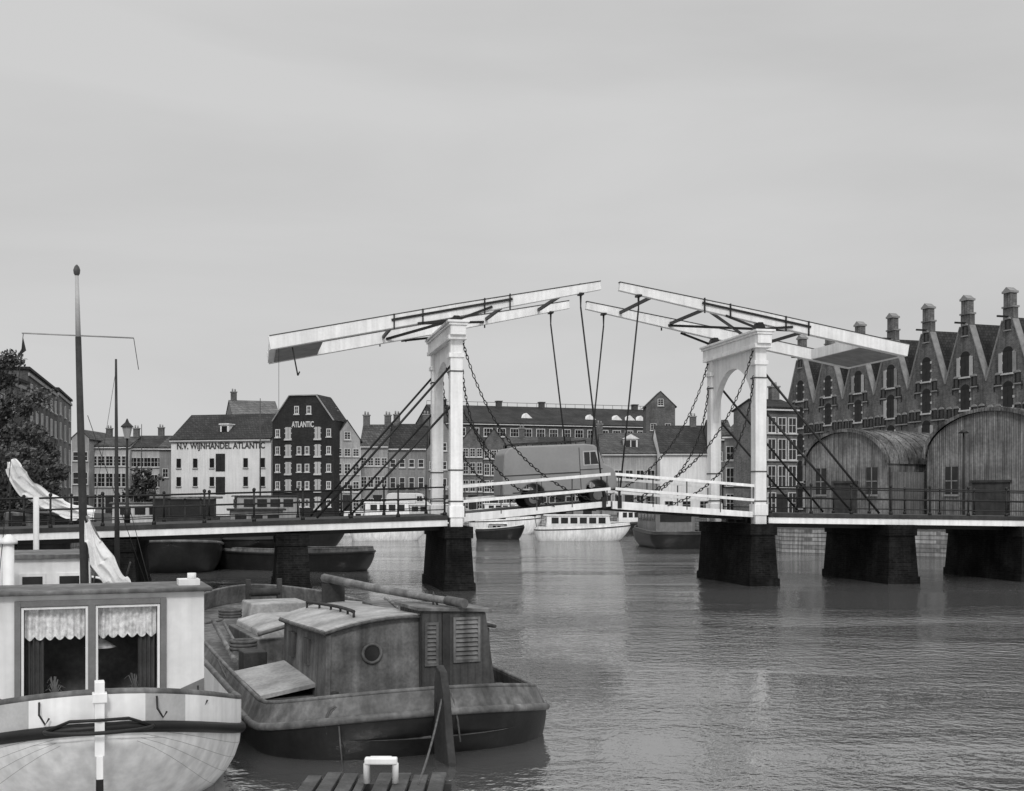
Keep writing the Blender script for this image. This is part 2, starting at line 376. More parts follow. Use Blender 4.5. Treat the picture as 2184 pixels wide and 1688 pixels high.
e,W,ev,rd=hs("pale house with broad tiled roof and white dormer",1284,139,1400,139,967,921,11,'side',lightwall,tile,2,5,1.0,1.6,chim=(.02,))
d_=MB(); d_.box(-.8,.8,0,1.8,0,1.2,0).prism([(-1,1.202),(1,1.202),(0,1.75)],-.15,1.8,0).box(-.6,-.06,-.03,-.002,.2,1.05,1).box(.06,.6,-.03,-.002,.2,1.05,1); d_.obj("dormer",e,[white,glass],(W*.55,1.4,ev+.5))
hs("white walled house with steep dark roof",1408,136,1520,136,966,905,10,'side',whitewall,tiled,1,3,.9,1.2,chim=(.75,),door=False)
hs("brown brick house with steep tiled roof",1521,133.5,1566,133.5,935,893,9,'side',brick,tile,3,2,.8,1.4,chim=(.2,))
p,q=P2(940,178,1432,190); e,W,ev,rd=house("long_warehouse","long low industrial range with ridged dark roof and small skylights",p,q,ez(906,184),ez(863,184),16,'side',brickd,tiled,cat="warehouse")
wl=winmesh(1.4,1.3,.1,3,2)
for i in range(18):
    for z in(ev-2.0,ev-4.4): inst(wl,"window",e,(W*(i+.5)/18,0,z))
sk=MB(); sk.box(-.7,.7,0,1.2,0,.5,0).prism([(-.9,.502),(.9,.502),(0,1.3)],-.1,1.3,0); skm=sk.mesh("dormer",[white])
for x in(.38,.66,.78,.84,.89): inst(skm,"dormer",e,(W*x,2.4,ev+.5))
for x in(.07,.31,.5,.93): MB().box(-.4,.4,-.4,.4,-1,.8).box(-.5,.5,-.5,.5,.801,.95).obj("roof_vent",e,irong,(W*x,8,rd))
rl=MB().tube([(0,8,rd+.7),(W,8,rd+.7)],.04,6)
for i in range(24): rl.cyl((W*i/23,8,rd),(W*i/23,8,rd+.7),.03,n=6)
rl.obj("roof_railing",e,irong)
p,q=P2(1378,172,1440,172); e,W,ev,rd=house("hoist_tower","small brick tower with pitched tiled roof",p,q,ez(866,172),ez(836,172),4,'gable',brick,tile,4,2,.9,1.3,cat="tower",door=False)
# right bank buildings
hs("brown brick house with steep roof beside the bridge",1545,104,1598,102.5,928,888,6,'side',greywall,tile,3,2,.8,1.6)
hs("brown brick house with tall white windows beside the bridge",1599,102,1633,101.5,900,885,5,'flat',brick,tiled,4,2,.7,1.6)
hs("tall dark brick house with white sash windows",1634,97,1700,98,870,850,5,'side',brick,tiled,4,3,.72,1.7,chim=(.3,.8))
# gabled warehouse row
fd=Vector((-.322,.947)).normalized(); GW=5.2; start=Vector((40.7,100))-fd*GW*1.5
dm=doormesh(1.15,1.75); sm_=winmesh(.62,.85,.07,1,1,shutter,True,True)
ankm=MB().box(-.03,.03,-.05,-.002,-.35,.35).box(-.12,.12,-.048,-.004,-.03,.03).mesh("wall_anchor",[iron])
PK=19.5;EV=13.4
wallm=None
rr_=random.Random(4)
for k in range(8):
    c0=start+fd*GW*k; c1=start+fd*GW*(k+1)
    rz=math.atan2(-fd.y,-fd.x)
    e=thing("gabled_warehouse","tall dark brick gabled warehouse with arched loading doors and hoist pinnacle","warehouse",(c1.x,c1.y,zb+rr_.uniform(-.15,.15)),rz,"row of gabled warehouses")
    if wallm is None:
        h=EV-zb;p_=PK-zb;W=GW-.02
        mb=MB().prism([(0,0),(W,0),(W,h),(W/2+.6,p_-1.3),(W/2+.6,p_-.3),(W/2-.6,p_-.3),(W/2-.6,p_-1.3),(0,h)],0,.5)
        mb.prism([(0,0),(W,0),(W,h-.5),(W/2,p_-1.2),(0,h-.5)],.501,13)
        wallm=mb.mesh("wall",[brickw])
        rb=MB()
        for sg in(-1,1): rb.beam((W/2+sg*.02,6.9,p_-1.1),(W/2+sg*W/2*.985,6.9,h-.45),12.6,.14)
        roofm=rb.mesh("roof",[tiled])
        pn=MB().box(W/2-.4,W/2+.4,-.12,.55,p_-.3,p_+.9).box(W/2-.66,W/2+.66,-.1,.6,p_-.299,p_-.15,1).box(W/2-.5,W/2+.5,-.22,.65,p_+.9,p_+1.08,1).prism([(W/2-.45,p_+1.081),(W/2+.45,p_+1.081),(W/2,p_+1.4)],-.2,.58,1)
        pn.box(W/2-.06,W/2+.06,-1.1,-.003,p_-1.1,p_-.95,2)
        pinm=pn.mesh("gable_pinnacle",[brickw,stoneg,iron])
        cpn=MB()
        for sg in(-1,1): cpn.beam((W/2+sg*.62,.2,p_-1.26),(W/2+sg*W/2,.2,h+.06),.62,.08)
        copm=cpn.mesh("gable_coping",[stoneg])
    for nm,me in(("wall",wallm),("roof",roofm),("gable_pinnacle",pinm),("gable_coping",copm)): inst(me,nm,e,(0,0,0))
    for z in(3.4,6.0,8.6,11.2):
        for x in(.98,GW-1.0): inst(ankm,"wall_anchor",e,(x,0,z))
    for j in range(5):
        inst(dm,"loading_door",e,(GW/2,0,.9+j*2.85))
        if rr_.random()<.35:
            for sg in(-1,1): MB().box(*sorted((sg*.6,sg*1.02)),-.11,-.075,.05,1.7,0).obj("open_shutter",e,trimm if rr_.random()<.6 else stoneg,(GW/2,0,.9+j*2.85))
    for j in range(5):
        for x in(.1,.28,.72,.9):
            if j==4 and x in(.1,.9): continue
            inst(sm_,"window",e,(GW*x,0,1.0+j*2.6))
    inst(sm_,"window",e,(GW*.5,0,p_-2.1))
# corrugated barrel sheds
def shed(label,x0,y0,wd,ln,wallh,rise,rz):
    e=thing("barrel_roof_shed",label,"shed",(x0,y0,zb),rz,"corrugated sheds on the quay")
    n=20;arc=[(wd/2-wd/2*math.cos(math.pi*i/n),wallh+rise*math.sin(math.pi*i/n)) for i in range(n+1)]
    MB().prism([(0,0)]+arc+[(wd,0)],0,ln).obj("wall",e,corr)
    c=(wd/2,wallh)
    rows2=[[(c[0]+(x-c[0])*1.045,y,c[1]+(z-c[1])*1.03+.12) for (x,z) in arc] for y in(-.25,ln+.2)]
    rb=MB(); rb.grid(rows2)
    for y in(-.25,ln+.2):
        ring=[[(x,y,z) for x,z in arc],[(c[0]+(x-c[0])*1.045,y,c[1]+(z-c[1])*1.03+.12) for x,z in arc]]
        rb.grid(ring,0)
    for i in range(9):
        y=ln*i/8; rb.tube([(c[0]+(x-c[0])*1.05,y,c[1]+(z-c[1])*1.03+.14) for x,z in arc],.03,5)
    rb.obj("roof",e,roofsh)
    dr=MB().box(wd*.36,wd*.64,-.06,-.003,0,2.9,0).box(wd*.36-.1,wd*.64+.1,-.16,-.011,2.91,3.05,1); dr.obj("door",e,[darkwood,darkwood])
    for x in(.2,.82): MB().box(wd*x-.4,wd*x+.4,-.05,-.003,2.2,3.9,0).box(wd*x-.48,wd*x+.48,-.12,-.051,2.08,2.2,1).box(wd*x-.03,wd*x+.03,-.07,-.051,2.21,3.9,1).box(wd*x-.4,wd*x-.031,-.07,-.051,3.0,3.06,1).box(wd*x+.031,wd*x+.4,-.07,-.051,3.0,3.06,1).obj("window",e,[shutter,greywall])
    for x in(-.08,wd+.08): MB().tube([(x,.15,wallh-.1),(x,.15,.1)],.06,6).obj("downpipe",e,darkwood)
    return e
RZ=math.atan2(-.77,.63)
shed("small corrugated shed with barrel roof and weathered front",19.4,80.5,6.2,8.5,4.0,2.2,RZ)
shed("large corrugated shed with barrel roof and weathered front",26.0,76.4,8.6,11,4.4,2.8,RZ)
e=thing("board_fence","weathered dark plank gate between the sheds","fence",(23.6,75.6,zb),math.atan2(1.6,3.0))
MB().box(0,2.9,0,.12,0,3.6,0).obj("boards",e,plankv)
# ------------------------------------------------------------------ the drawbridge
A=math.radians(12); LX,LY=-2.17,47.0; ca,sa=math.cos(A),math.sin(A)
def bw_(s,v,z=0): return (LX+s*ca-v*sa,LY+s*sa+v*ca,z)
br=thing("drawbridge","white timber double drawbridge with iron railings on dark brick piers","bridge",(LX,LY,0),A)
SP=12.48; BW=4.9; CM=SP/2
def dz(s):
    if s<0: return 2.9+s*.028
    if s<=CM: return 2.9+.52*s/CM
    if s<=SP: return 2.95+.47*(SP-s)/CM
    return 2.95-(s-SP)*.016
def approach(s0,s1):
    dk=MB();dk.prism([(s0,dz(s0)-.16),(s1,dz(s1)-.16),(s1,dz(s1)),(s0,dz(s0))],-.25,BW+.25,0);dk.obj("deck",br,darkwood)
    for v in(-.2,BW+.1):
        MB().prism([(s0,dz(s0)-.42),(s1,dz(s1)-.42),(s1,dz(s1)-.17),(s0,dz(s0)-.17)],v,v+.1).obj("edge_girder",br,white,bev=.01)
    for v in(.8,2,3.2,4.2): MB().prism([(s0,dz(s0)-.6),(s1,dz(s1)-.6),(s1,dz(s1)-.17),(s0,dz(s0)-.17)],v,v+.2).obj("under_girder",br,iron)
approach(-26,-.35); approach(SP+.35,SP+26)
pm=MB(); pm.cyl((0,0,0),(0,0,1.12),.042,.034,8).tube([(0,0,-.02),(0,0,.1),(0,0,.14)],.07,8,rs=[.08,.07,.04])
pm.tube([(0,0,1.1),(0,0,1.13),(0,0,1.18),(0,0,1.23),(0,0,1.25)],.05,8,rs=[.02,.055,.07,.05,.01])
pm.cyl((0,0,.6),(0,0,.68),.055,.055,8); postm=pm.mesh("railing_post",[iron])
def rail(s0,s1,v,n):
    rb=MB()
    for h,r in((1.08,.032),(.64,.025),(.22,.022)): rb.tube([(s0,v,dz(s0)+h),(s1,v,dz(s1)+h)],r,6)
    o=rb.obj("railing",br,iron)
    for i in range(n):
        s=s0+(s1-s0)*i/(n-1); inst(postm,"railing_post",o,(s,v,dz(s)))
for v in(-.12,BW+.12):
    rail(-25.5,-.45,v,15); rail(SP+.45,SP+25.5,v,15)
for (a,c_) in((.1,CM-.04),(SP-.1,CM+.04)):
    lo,hi=min(a,c_),max(a,c_)
    lf=MB().prism([(lo,dz(lo)-.12),(hi,dz(hi)-.12),(hi,dz(hi)),(lo,dz(lo))],.1,BW-.1,0)
    for v in(1.2,2.4,3.6): lf.prism([(lo,dz(lo)-.34),(hi,dz(hi)-.3),(hi,dz(hi)-.121),(lo,dz(lo)-.121)],v,v+.15,1)
    for k in range(5):
        s=lo+(hi-lo)*(k+.5)/5; lf.box(s-.06,s+.06,.1,BW-.1,dz(s)-.33,dz(s)-.16,1)
    leaf=lf.obj("bridge_leaf",br,[darkwood,iron])
    for v in(-.06,BW-.1):
        MB().prism([(lo,dz(lo)-.3),(hi,dz(hi)-.2),(hi,dz(hi)+.02),(lo,dz(lo)+.02)],v,v+.158).obj("edge_beam",leaf,white,bev=.01)
    for v in(-.1,BW+.06):
        for h in(.5,1.08):
            MB().beam((lo+.1,v,dz(lo)+h),(hi-.02,v,dz(hi)+h),.06,.115).obj("white_rail",leaf,white,bev=.008)
        for k in range(5):
            s=lo+.25+(hi-lo-.4)*k/4; MB().beam((s,v+.055,dz(s)-.1),(s,v+.055,dz(s)+1.12),.04,.04).obj("rail_post",leaf,irong)
def portal(s0,sg):
    cbm=MB().box(s0-.3,s0+.3,-.62,BW+.62,9.78,10.14).box(s0-.36,s0+.36,-.68,BW+.68,10.142,10.24).box(s0-.42,s0+.42,-.74,BW+.74,10.242,10.33).box(s0-.36,s0+.36,-.5,BW+.5,9.62,9.778)
    po=cbm.obj("portal",br,white,bev=.012)
    for v in(0,BW):
        c=MB().box(s0-.24,s0+.24,v-.24,v+.24,2.1,9.62).box(s0-.3,s0+.3,v-.3,v+.3,8.95,9.12).box(s0-.29,s0+.29,v-.29,v+.29,dz(s0)-.1,dz(s0)+.35)
        c.obj("column",po,white,bev=.015)
        for z in(3.4,4.6,8.4): MB().box(s0-.26,s0+.26,v-.26,v+.26,z,z+.05).obj("iron_strap",po,irong)
    n=24;rows=[];v0=.24;v1=BW-.24;cc=(v0+v1)/2;a=(v1-v0)/2
    for x in(s0-.13,s0+.13):
        lo=[(x,cc-(a-.02)*math.cos(math.pi*i/n),6.9+2.15*math.sin(math.pi*i/n)) for i in range(n+1)]
        hi=[(x,cc-(a-.0)*math.cos(math.pi*i/n),9.62) for i in range(n+1)]
        rows.append((lo,hi))
    ar=MB().grid([rows[0][0],rows[0][1]],sm=False).grid([rows[1][0],rows[1][1]],sm=False).grid([rows[0][0],rows[1][0]],sm=True)
    ar.obj("arch_panel",po,white)
    for v in(-.1,BW+.1):
        for zt,ln in((8.65,5.3),(7.1,4.1)):
            MB().tube([(s0+sg*.2,v,zt),(s0+sg*ln,v,dz(s0+sg*ln)+.05)],.05,6).obj("stay_rod",br,iron)
    return po
portal(0,-1); portal(SP,1)
def beams(s_tail,z_tail,s_tip,z_tip,s0,sg):
    def zb_(s): return z_tail+(z_tip-z_tail)*(s-s_tail)/(s_tip-s_tail)
    for v in(0,BW):
        o=MB().beam((s_tail,v,z_tail),(s0,v,zb_(s0)),.34,.5,0,.34,.48).beam((s0,v,zb_(s0)),(s_tip,v,z_tip),.34,.48,0,.22,.32).obj("balance_beam",br,white,bev=.015)
        ib=MB(); vo=-.2 if v==0 else .2
        ib.beam((s0-2.5,v+vo,zb_(s0-2.5)+.06),(s0+2.2,v+vo,zb_(s0+2.2)+.06),.04,.09)
        for ds in(-2.4,-1.3,1.1,2.1): ib.beam((s0+ds,v+vo,zb_(s0+ds)-.33),(s0+ds,v+vo,zb_(s0+ds)+.28),.05,.06)
        ib.beam((s0-1.5,v+vo,zb_(s0-1.5)-.25),(s0-.05,v+vo,10.4),.06,.09); ib.beam((s0+1.4,v+vo,zb_(s0+1.4)-.1),(s0+.05,v+vo,10.4),.06,.09)
        q=.28
        ib.add([(s0-q,v-.2,10.34),(s0+q,v-.2,10.34),(s0+.1,v-.2,zb_(s0)-.2),(s0-.1,v-.2,zb_(s0)-.2),(s0-q,v+.2,10.34),(s0+q,v+.2,10.34),(s0+.1,v+.2,zb_(s0)-.2),(s0-.1,v+.2,zb_(s0)-.2)],[(0,1,2,3),(4,5,6,7),(0,1,5,4),(1,2,6,5),(2,3,7,6),(3,0,4,7)])
        ib.obj("iron_brace",o,iron)
        cap=MB().beam((s_tail,v,z_tail+.27),(s0,v,zb_(s0)+.26),.38,.03).beam((s0,v,zb_(s0)+.26),(s_tip,v,z_tip+.18),.38,.03,0,.26,.03).obj("beam_capping",o,irong)
    xb=MB()
    for a,c_ in((-2.2,2.0),(2.0,-2.2)): xb.beam((s0+a,.1,zb_(s0+a)-.1),(s0+c_,BW-.1,zb_(s0+c_)-.1),.08,.1)
    for a in(-2.3,2.1,4.4): xb.beam((s0+a*(-sg),.1,zb_(s0+a*(-sg))),(s0+a*(-sg),BW-.1,zb_(s0+a*(-sg))),.1,.12)
    xb.obj("cross_bracing",br,iron)
    se=s_tail-sg*2.0
    cw=MB()
    vs=[]
    for v in(.18,BW-.18):
        for s,z in((s_tail,z_tail),(se,zb_(se))): vs+= [(s,v,z-.23),(s,v,z+.21)]
    cw.add(vs,[(0,1,3,2),(4,5,7,6),(0,2,6,4),(1,3,7,5),(0,1,5,4),(2,3,7,6)])
    c=cw.obj("counterweight",br,white)
    vs=[]
    for v in(.3,BW-.3):
        for s,z in((s_tail-sg*.25,zb_(s_tail-sg*.25)),(se,zb_(se))): vs+= [(s,v,z-.258),(s,v,z-.232)]
    MB().add(vs,[(0,1,3,2),(4,5,7,6),(0,2,6,4),(1,3,7,5),(0,1,5,4),(2,3,7,6)]).obj("underside_shade",c,stoneg)  # thin grey plate added to paint the dark shade under the white counterweight
    st=s_tip+sg*.8; sb=CM+sg*.32
    for v in(-.02,BW+.02):
        h=MB().tube([(st,v,zb_(st)-.7),(sb,v,dz(sb)+.1)],.034,6)
        h.beam((st,v,zb_(st)+.22),(st,v,zb_(st)-.75),.1,.1,0,.04,.04)
        h.box(st-.09,st+.09,v-.2,v+.2,zb_(st)-.24,zb_(st)-.16); h.box(sb-.08,sb+.08,v-.1,v+.1,dz(sb)-.25,dz(sb)+.2)
        h.obj("hanger_rod",br,iron)
beams(-7.05,9.33,5.78,11.94,0,-1); beams(SP+6.6,9.7,6.56,11.93,SP,1)
MB().tube([(-6.2,.0,9.2),(-6.0,0,8.15)],.03,6).tube([(-6.0,0,8.15),(-5.93,0,8.3)],.03,6).tube([(-6.7,.0,9.2),(-6.7,0,2.8)],.008,4).obj("hook",br,iron)
def chain(p0,p1,ctrl,name="chain"):
    P0,P1,C=Vector(p0),Vector(p1),Vector(ctrl)
    pts=[(1-t)**2*P0+2*t*(1-t)*C+t*t*P1 for t in [i/200 for i in range(201)]]
    out=[pts[0]];acc=0
    for i in range(1,201):
        acc+=(pts[i]-pts[i-1]).length
        if acc>.15: out.append(pts[i]);acc=0
    mb=MB()
    for i in range(len(out)-1):
        c=(out[i]+out[i+1])/2;a=(out[i+1]-out[i]).normalized();u=a.cross(Vector((0,1,0))).normalized();w_=a.cross(u)
        if i%2:u=w_
        ring=[c+a*.11*math.cos(t)+u*.045*math.sin(t) for t in [2*math.pi*k/8 for k in range(8)]]
        mb.tube(ring,.017,4,closed=True)
    mb.obj(name,br,iron)
for v in(-.05,BW+.05):
    chain((.25,v,9.65),(5.6,v,dz(5.6)+.05),(1.6,v,4.6)); chain((.25,v,8.5),(3.9,v,dz(3.9)+.0),(.6,v,4.2))
    chain((SP-.25,v,9.65),(SP-5.6,v,dz(SP-5.6)+.05),(SP-1.6,v,4.6)); chain((SP-.25,v,8.5),(SP-3.9,v,dz(SP-3.9)),(SP-.6,v,4.2))
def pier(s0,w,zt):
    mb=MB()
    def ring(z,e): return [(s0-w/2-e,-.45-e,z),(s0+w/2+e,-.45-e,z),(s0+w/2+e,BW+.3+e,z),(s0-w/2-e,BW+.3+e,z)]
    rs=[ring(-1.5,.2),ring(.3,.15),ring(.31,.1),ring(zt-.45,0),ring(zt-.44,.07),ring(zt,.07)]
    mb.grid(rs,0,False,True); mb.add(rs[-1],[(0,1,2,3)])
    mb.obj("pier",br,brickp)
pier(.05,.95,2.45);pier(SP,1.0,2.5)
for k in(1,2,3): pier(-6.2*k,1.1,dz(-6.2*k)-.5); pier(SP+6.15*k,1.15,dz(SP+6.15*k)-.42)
# ------------------------------------------------------------------ vans
def make_van(label,x,y,z,rotm,paint,group=None):
    van=thing("delivery_van",label,"van",(x,y,z),group=group); van.rotation_euler=rotm
    prof=[(0,.5),(.02,1.2),(.14,2.2),(.34,2.42),(.75,2.47),(3.5,2.45),(3.92,2.38),(4.08,2.2),(4.28,1.6),(4.62,1.45),(4.78,1.2),(4.8,.55),(4.45,.5),(4.4,.72),(4.2,.9),(3.95,.96),(3.7,.9),(3.5,.72),(3.45,.42),(1.75,.42),(1.7,.7),(1.5,.88),(1.25,.94),(1.0,.88),(.8,.7),(.75,.48)]
    MB().prism(prof,0,1.95).obj("body",van,paint,bev=.06)
    for y0_ in(-.012,1.952):
        MB().prism([(3.4,1.55),(4.12,1.55),(3.98,2.15),(3.4,2.15)],y0_,y0_+.01,1).prism([(3.45,1.6),(3.68,1.6),(3.68,2.1),(3.45,2.1)],y0_-.004,y0_+.014,0).prism([(3.72,1.6),(4.04,1.6),(3.93,2.1),(3.72,2.1)],y0_-.004,y0_+.014,0).obj("side_window",van,[glass,trimm])
    MB().beam((4.13,.975,2.12),(4.3,.975,1.62),1.7,.02,0).obj("windscreen",van,glass) 
    lb=MB().box(3.24,3.265,-.012,-.002,.6,2.3).box(3.265,4.2,-.012,-.002,1.38,1.41).box(.1,3.24,-.015,-.002,1.28,1.32).box(1.6,1.62,-.012,-.002,.55,1.27).box(.4,3.2,-.015,-.002,.58,.62); lb.obj("door_trim",van,vand)
    for xx in(1.25,3.95):
        for yy in(.0,1.73):
            t=MB().tube([(xx,yy,.33),(xx,yy+.2,.33)],.36,20); o=t.obj("wheel",van,rubber,bev=.03)
            yb=yy-.012 if yy<1 else yy+.2
            MB().tube([(xx,yb,.33),(xx,yb+.014,.33)],.2,16).obj("hub_cap",o,trimg)
    rk=MB()
    for yy in(.2,1.75): rk.tube([(.5,yy,2.58),(3.6,yy,2.58)],.02,6)
    for i in range(6): rk.tube([(.5+i*.62,.2,2.46),(.5+i*.62,.2,2.58),(.5+i*.62,1.75,2.58),(.5+i*.62,1.75,2.46)],.02,6)
    rk.obj("roof_rack",van,iron)
    MB().box(4.78,4.9,.05,1.9,.48,.62).obj("bumper",van,vand,bev=.02)
    for yy in(.3,1.65): MB().tube([(4.76,yy,1.0),(4.83,yy,1.0)],.11,14).obj("headlight",van,white)
sv=2.2; x,y,_=bw_(sv,1.5)
make_van("grey delivery van with roof rack crossing the bridge",x,y,dz(sv)+.04,(Matrix.Rotation(A,4,'Z')@Matrix.Rotation(-math.radians(3.2),4,'Y')).to_euler(),vanp)
make_van("pale delivery van parked on the quay by houses",ex(822,131.7),131.4,zb,(0,0,0),vanw)
# street lamps
x,y,_=bw_(-12.6,BW-.1)
lp=thing("street_lamp","black iron lantern street lamp standing beside the bridge railing","street lamp",(x,y,dz(-12.6)))
MB().tube([(0,0,0),(0,0,.5),(0,0,.55),(0,0,3.4)],.06,10,rs=[.12,.11,.07,.045]).tube([(-.25,0,3.0),(.25,0,3.0)],.02,6).obj("post",lp,iron)
MB().tube([(0,0,3.4),(0,0,3.85)],.2,6,rs=[.11,.2],sm=False).obj("lantern",lp,lightwall)
MB().tube([(0,0,3.85),(0,0,3.9),(0,0,4.05),(0,0,4.2)],.2,6,rs=[.26,.24,.08,.02],sm=False).obj("lamp_cap",lp,iron)
lp=thing("street_lamp","slender lamp post with small hood beside corrugated shed","street lamp",(ex(2055,71),71,zb))
MB().tube([(0,0,0),(0,0,5.8)],.06,8,rs=[.08,.045]).obj("post",lp,iron)
MB().tube([(0,0,5.75),(0,0,5.9),(0,0,6.0)],.2,10,rs=[.32,.16,.04]).obj("lamp_cap",lp,iron)
# ------------------------------------------------------------------ boats
def boat(name,label,loc,rz,Ln,hw,sheer,keel=-.6,ts=.12,tb=.2,bul=.35,hull=tar,bulm=hullg,railm=hullg,deckm=roofp,N_=40,m=9,full=.6,tum=.05,rub=.06,rubm=iron,group=None,cat="boat",bulm2=None,seams=False,deckdrop=.12,deckz=None,capr=.045):
    e=thing(name,label,cat,(loc[0],loc[1],0),rz,group)
    ts_=[(1-math.cos(math.pi*i/N_))/2 for i in range(N_+1)]
    def ab(t): return min(1,t/ts),min(1,(1-t)/tb)
    def wf(t):
        a,b=ab(t); return max(.03,hw*(max(0,1-(1-a)**2.2))**.5*(max(0,1-(1-b)**2))**.62)
    def kf(t):
        a,b=ab(t); return keel+(sheer(t)-keel)*.92*min(1,((1-a)**2.5+(1-b)**3))
    rows=[]
    for t in ts_:
        w_=wf(t);zs=sheer(t);zk=kf(t);r=[]
        for j in range(-m,m+1):
            th=abs(j)/m*math.pi/2;sx=(math.sin(th))**full*w_*(1 if j>=0 else -1)
            r.append((sx,t*Ln,zk+(zs-zk)*(1-math.cos(th))))
        rows.append(r)
    MB().grid(rows).obj("hull",e,hull)
    R=[(wf(t),t*Ln,sheer(t)) for t in ts_];Lf=[(-x,y,z) for x,y,z in R]
    loop=Lf+R[::-1]
    MB().tube(loop,rub,8,closed=True).obj("rubbing_strake",e,rubm)
    dz_=(lambda z,y: z-deckdrop) if deckz is None else (lambda z,y: min(z-.05,deckz(y/Ln)))
    dk=[[(-x*.96,y,dz_(z,y)),(x*.96,y,dz_(z,y))] for x,y,z in R]; MB().grid(dk,sm=False).obj("deck",e,deckm)
    if bul:
        def sc(k,z_,l): return [(x*k,(y-Ln/2)*(1-(1-k)*.35)+Ln/2,z+z_) for x,y,z in l]
        lp_=loop; up=sc(1-tum,bul,lp_); inn=sc(1-tum-.035,bul,lp_); inl=[(x*.955,(y-Ln/2)*.985+Ln/2,dz_(z,y)) for x,y,z in lp_]
        mb=MB(); nn=len(lp_)
        for A1,B1 in((lp_,up),(up,inn),(inn,inl)):
            mb.grid([A1,B1],0,True,True)
        if bulm2:
            for k,(f) in enumerate(mb.f):
                i=k%nn
                q=i if i<=N_ else 2*N_+1-i
                if 3<=q<=4: mb.m[k]=1
        mb.obj("bulwark",e,[bulm,bulm2 or bulm])
        MB().tube(sc(1-tum-.017,bul+.015,lp_),capr,6,closed=True).obj("rail_cap",e,railm)
    if seams:
        sm=MB()
        for j in(5,6,7,8):
            for sg in(-1,1): sm.tube([ (rows[i][m+sg*j][0],rows[i][m+sg*j][1],rows[i][m+sg*j][2]) for i in range(2,16)],.0018,4)
        sm.obj("plank_seams",e,trimg)
    return e,wf
def drape_sheet(path,nseg,ny,fold,seed=0):
    """hanging folded cloth: path of (x,y,z,halfwidth,dirx,dirz)"""
    rnd=random.Random(seed);ph=[rnd.uniform(0,6.28) for _ in range(4)]
    rows=[]
    for i in range(nseg+1):
        u=i/nseg*(len(path)-1);a=min(int(u),len(path)-2);f=u-a;f=f*f*(3-2*f)
        q=[path[a][k]*(1-f)+path[a+1][k]*f for k in range(6)]
        r=[]
        for j in range(ny+1):
            s=-1+2*j/ny
            g=fold*(math.sin(4*s+ph[0]+i*.12)+.4*math.sin(9*s+ph[1]-i*.16)+.15*math.sin(17*s+ph[2]+i*.2))
            ed=.1*math.sin(i*.5+ph[3]*(1 if s>0 else 2))*abs(s)
            r.append((q[0]+q[4]*q[3]*(s+ed)+g*.25,q[1]+g,q[2]+q[5]*q[3]*(s+ed)+.04*math.sin(3*s+i*.3)))
        rows.append(r)
    return rows
AX=math.atan2(.393,.919)
shA=lambda t:.36+.27*max(0,1-t/.11)**1.4+.95*max(0,t-.08)**1.3
e,wf=boat("cabin_barge","weathered grey barge with stern cabin, porthole and louvred doors",(-1.03,16.8),AX,13.2,2.25,shA,keel=-.8,ts=.12,tb=.32,bul=.29,tum=.05,full=.42,hull=tar,bulm=hullg,railm=hullg,deckm=hullg,rub=.055,rubm=hullg,deckz=lambda t:.28+.95*max(0,t-.08)**1.3,capr=.035)
ya,yb2,xw=1.75,5.9,1.28
OX=.2;OZ=-.12
def roofz(x,y): return 1.68+.2*(1-(x/xw)**2)-.03*(y-ya)
cw=MB();n=14
def front(y,k,z0): 
    top=[(-xw*k+2*xw*k*i/n,y,roofz(-xw+2*xw*i/n,y)) for i in range(n+1)]
    return [(-xw*k*1.05,y-(.06 if k==1 else 0),z0)]+top+[(xw*k*1.05,y-(.06 if k==1 else 0),z0)]
secs=[front(ya,1,.2),front(ya+2,.99,.2),front(yb2-.9,.94,.2),front(yb2-.35,.82,.2),front(yb2,.6,.2)]
cw.grid(secs,0,False); cw.add(secs[0],[tuple(range(n+3))]); cw.add(secs[-1],[tuple(range(n+3))])
cab=cw.obj("cabin",e,cabg); cab.location=(OX,0,OZ)
rks=[(ya-.07,1),(ya+2,.99),(yb2-.9,.95),(yb2-.35,.84),(yb2+.05,.62)]
rf=[[(-(xw+.07)*k+2*(xw+.07)*k*i/n,y,roofz(-xw+2*xw*i/n,y)+.025) for i in range(n+1)] for y,k in rks]
r2=[[(x,y,z+.045) for x,y,z in r] for r in rf]
rb=MB().grid(rf).grid(r2); rb.grid([rf[0],r2[0]]).grid([rf[-1],r2[-1]]); rb.grid([[r[0] for r in rf],[r[0] for r in r2]]).grid([[r[-1] for r in rf],[r[-1] for r in r2]])
rfo=rb.obj("cabin_roof",cab,roofp)
MB().tube(rf[0],.03,6).tube([r[0] for r in rf],.03,6).tube([r[-1] for r in rf],.03,6).obj("roof_moulding",cab,cabd)
hp=[(-.75+.12*math.sin(k/10*math.pi),ya+.5+k*.3,roofz(-.6,ya+.5+k*.3)+.14) for k in range(11)]
hr=MB().tube(hp,.028,6)
for k in range(0,11,2): hr.cyl(hp[k],(hp[k][0],hp[k][1],hp[k][2]-.13),.02,n=6)
hr.obj("hand_rail",cab,darkwood)
MB().box(.1,.75,ya+1.6,ya+3.0,1.78,1.9).obj("roof_hatch",cab,cabg,bev=.02)
MB().tube([(.2,ya+1.2,1.93),(.7,ya+3.6,1.88)],.025,6).obj("boat_hook",cab,woodl)
ph=MB();ring=[(-.62+.14*math.cos(t),ya-.035,1.38+.14*math.sin(t)) for t in [2*math.pi*k/24 for k in range(24)]];ph.tube(ring,.024,8,closed=True);pw=ph.obj("porthole",cab,hullg)
MB().tube([(-.62,ya-.03,1.38),(-.62,ya+.02,1.38)],.13,24).obj("glass_pane",pw,glass)
MB().beam((-xw-.05,ya-.07,.2),(-xw-.005,ya-.02,1.68),.07,.07).obj("corner_post",cab,cabg)
cz=2.0;y0=ya-.16
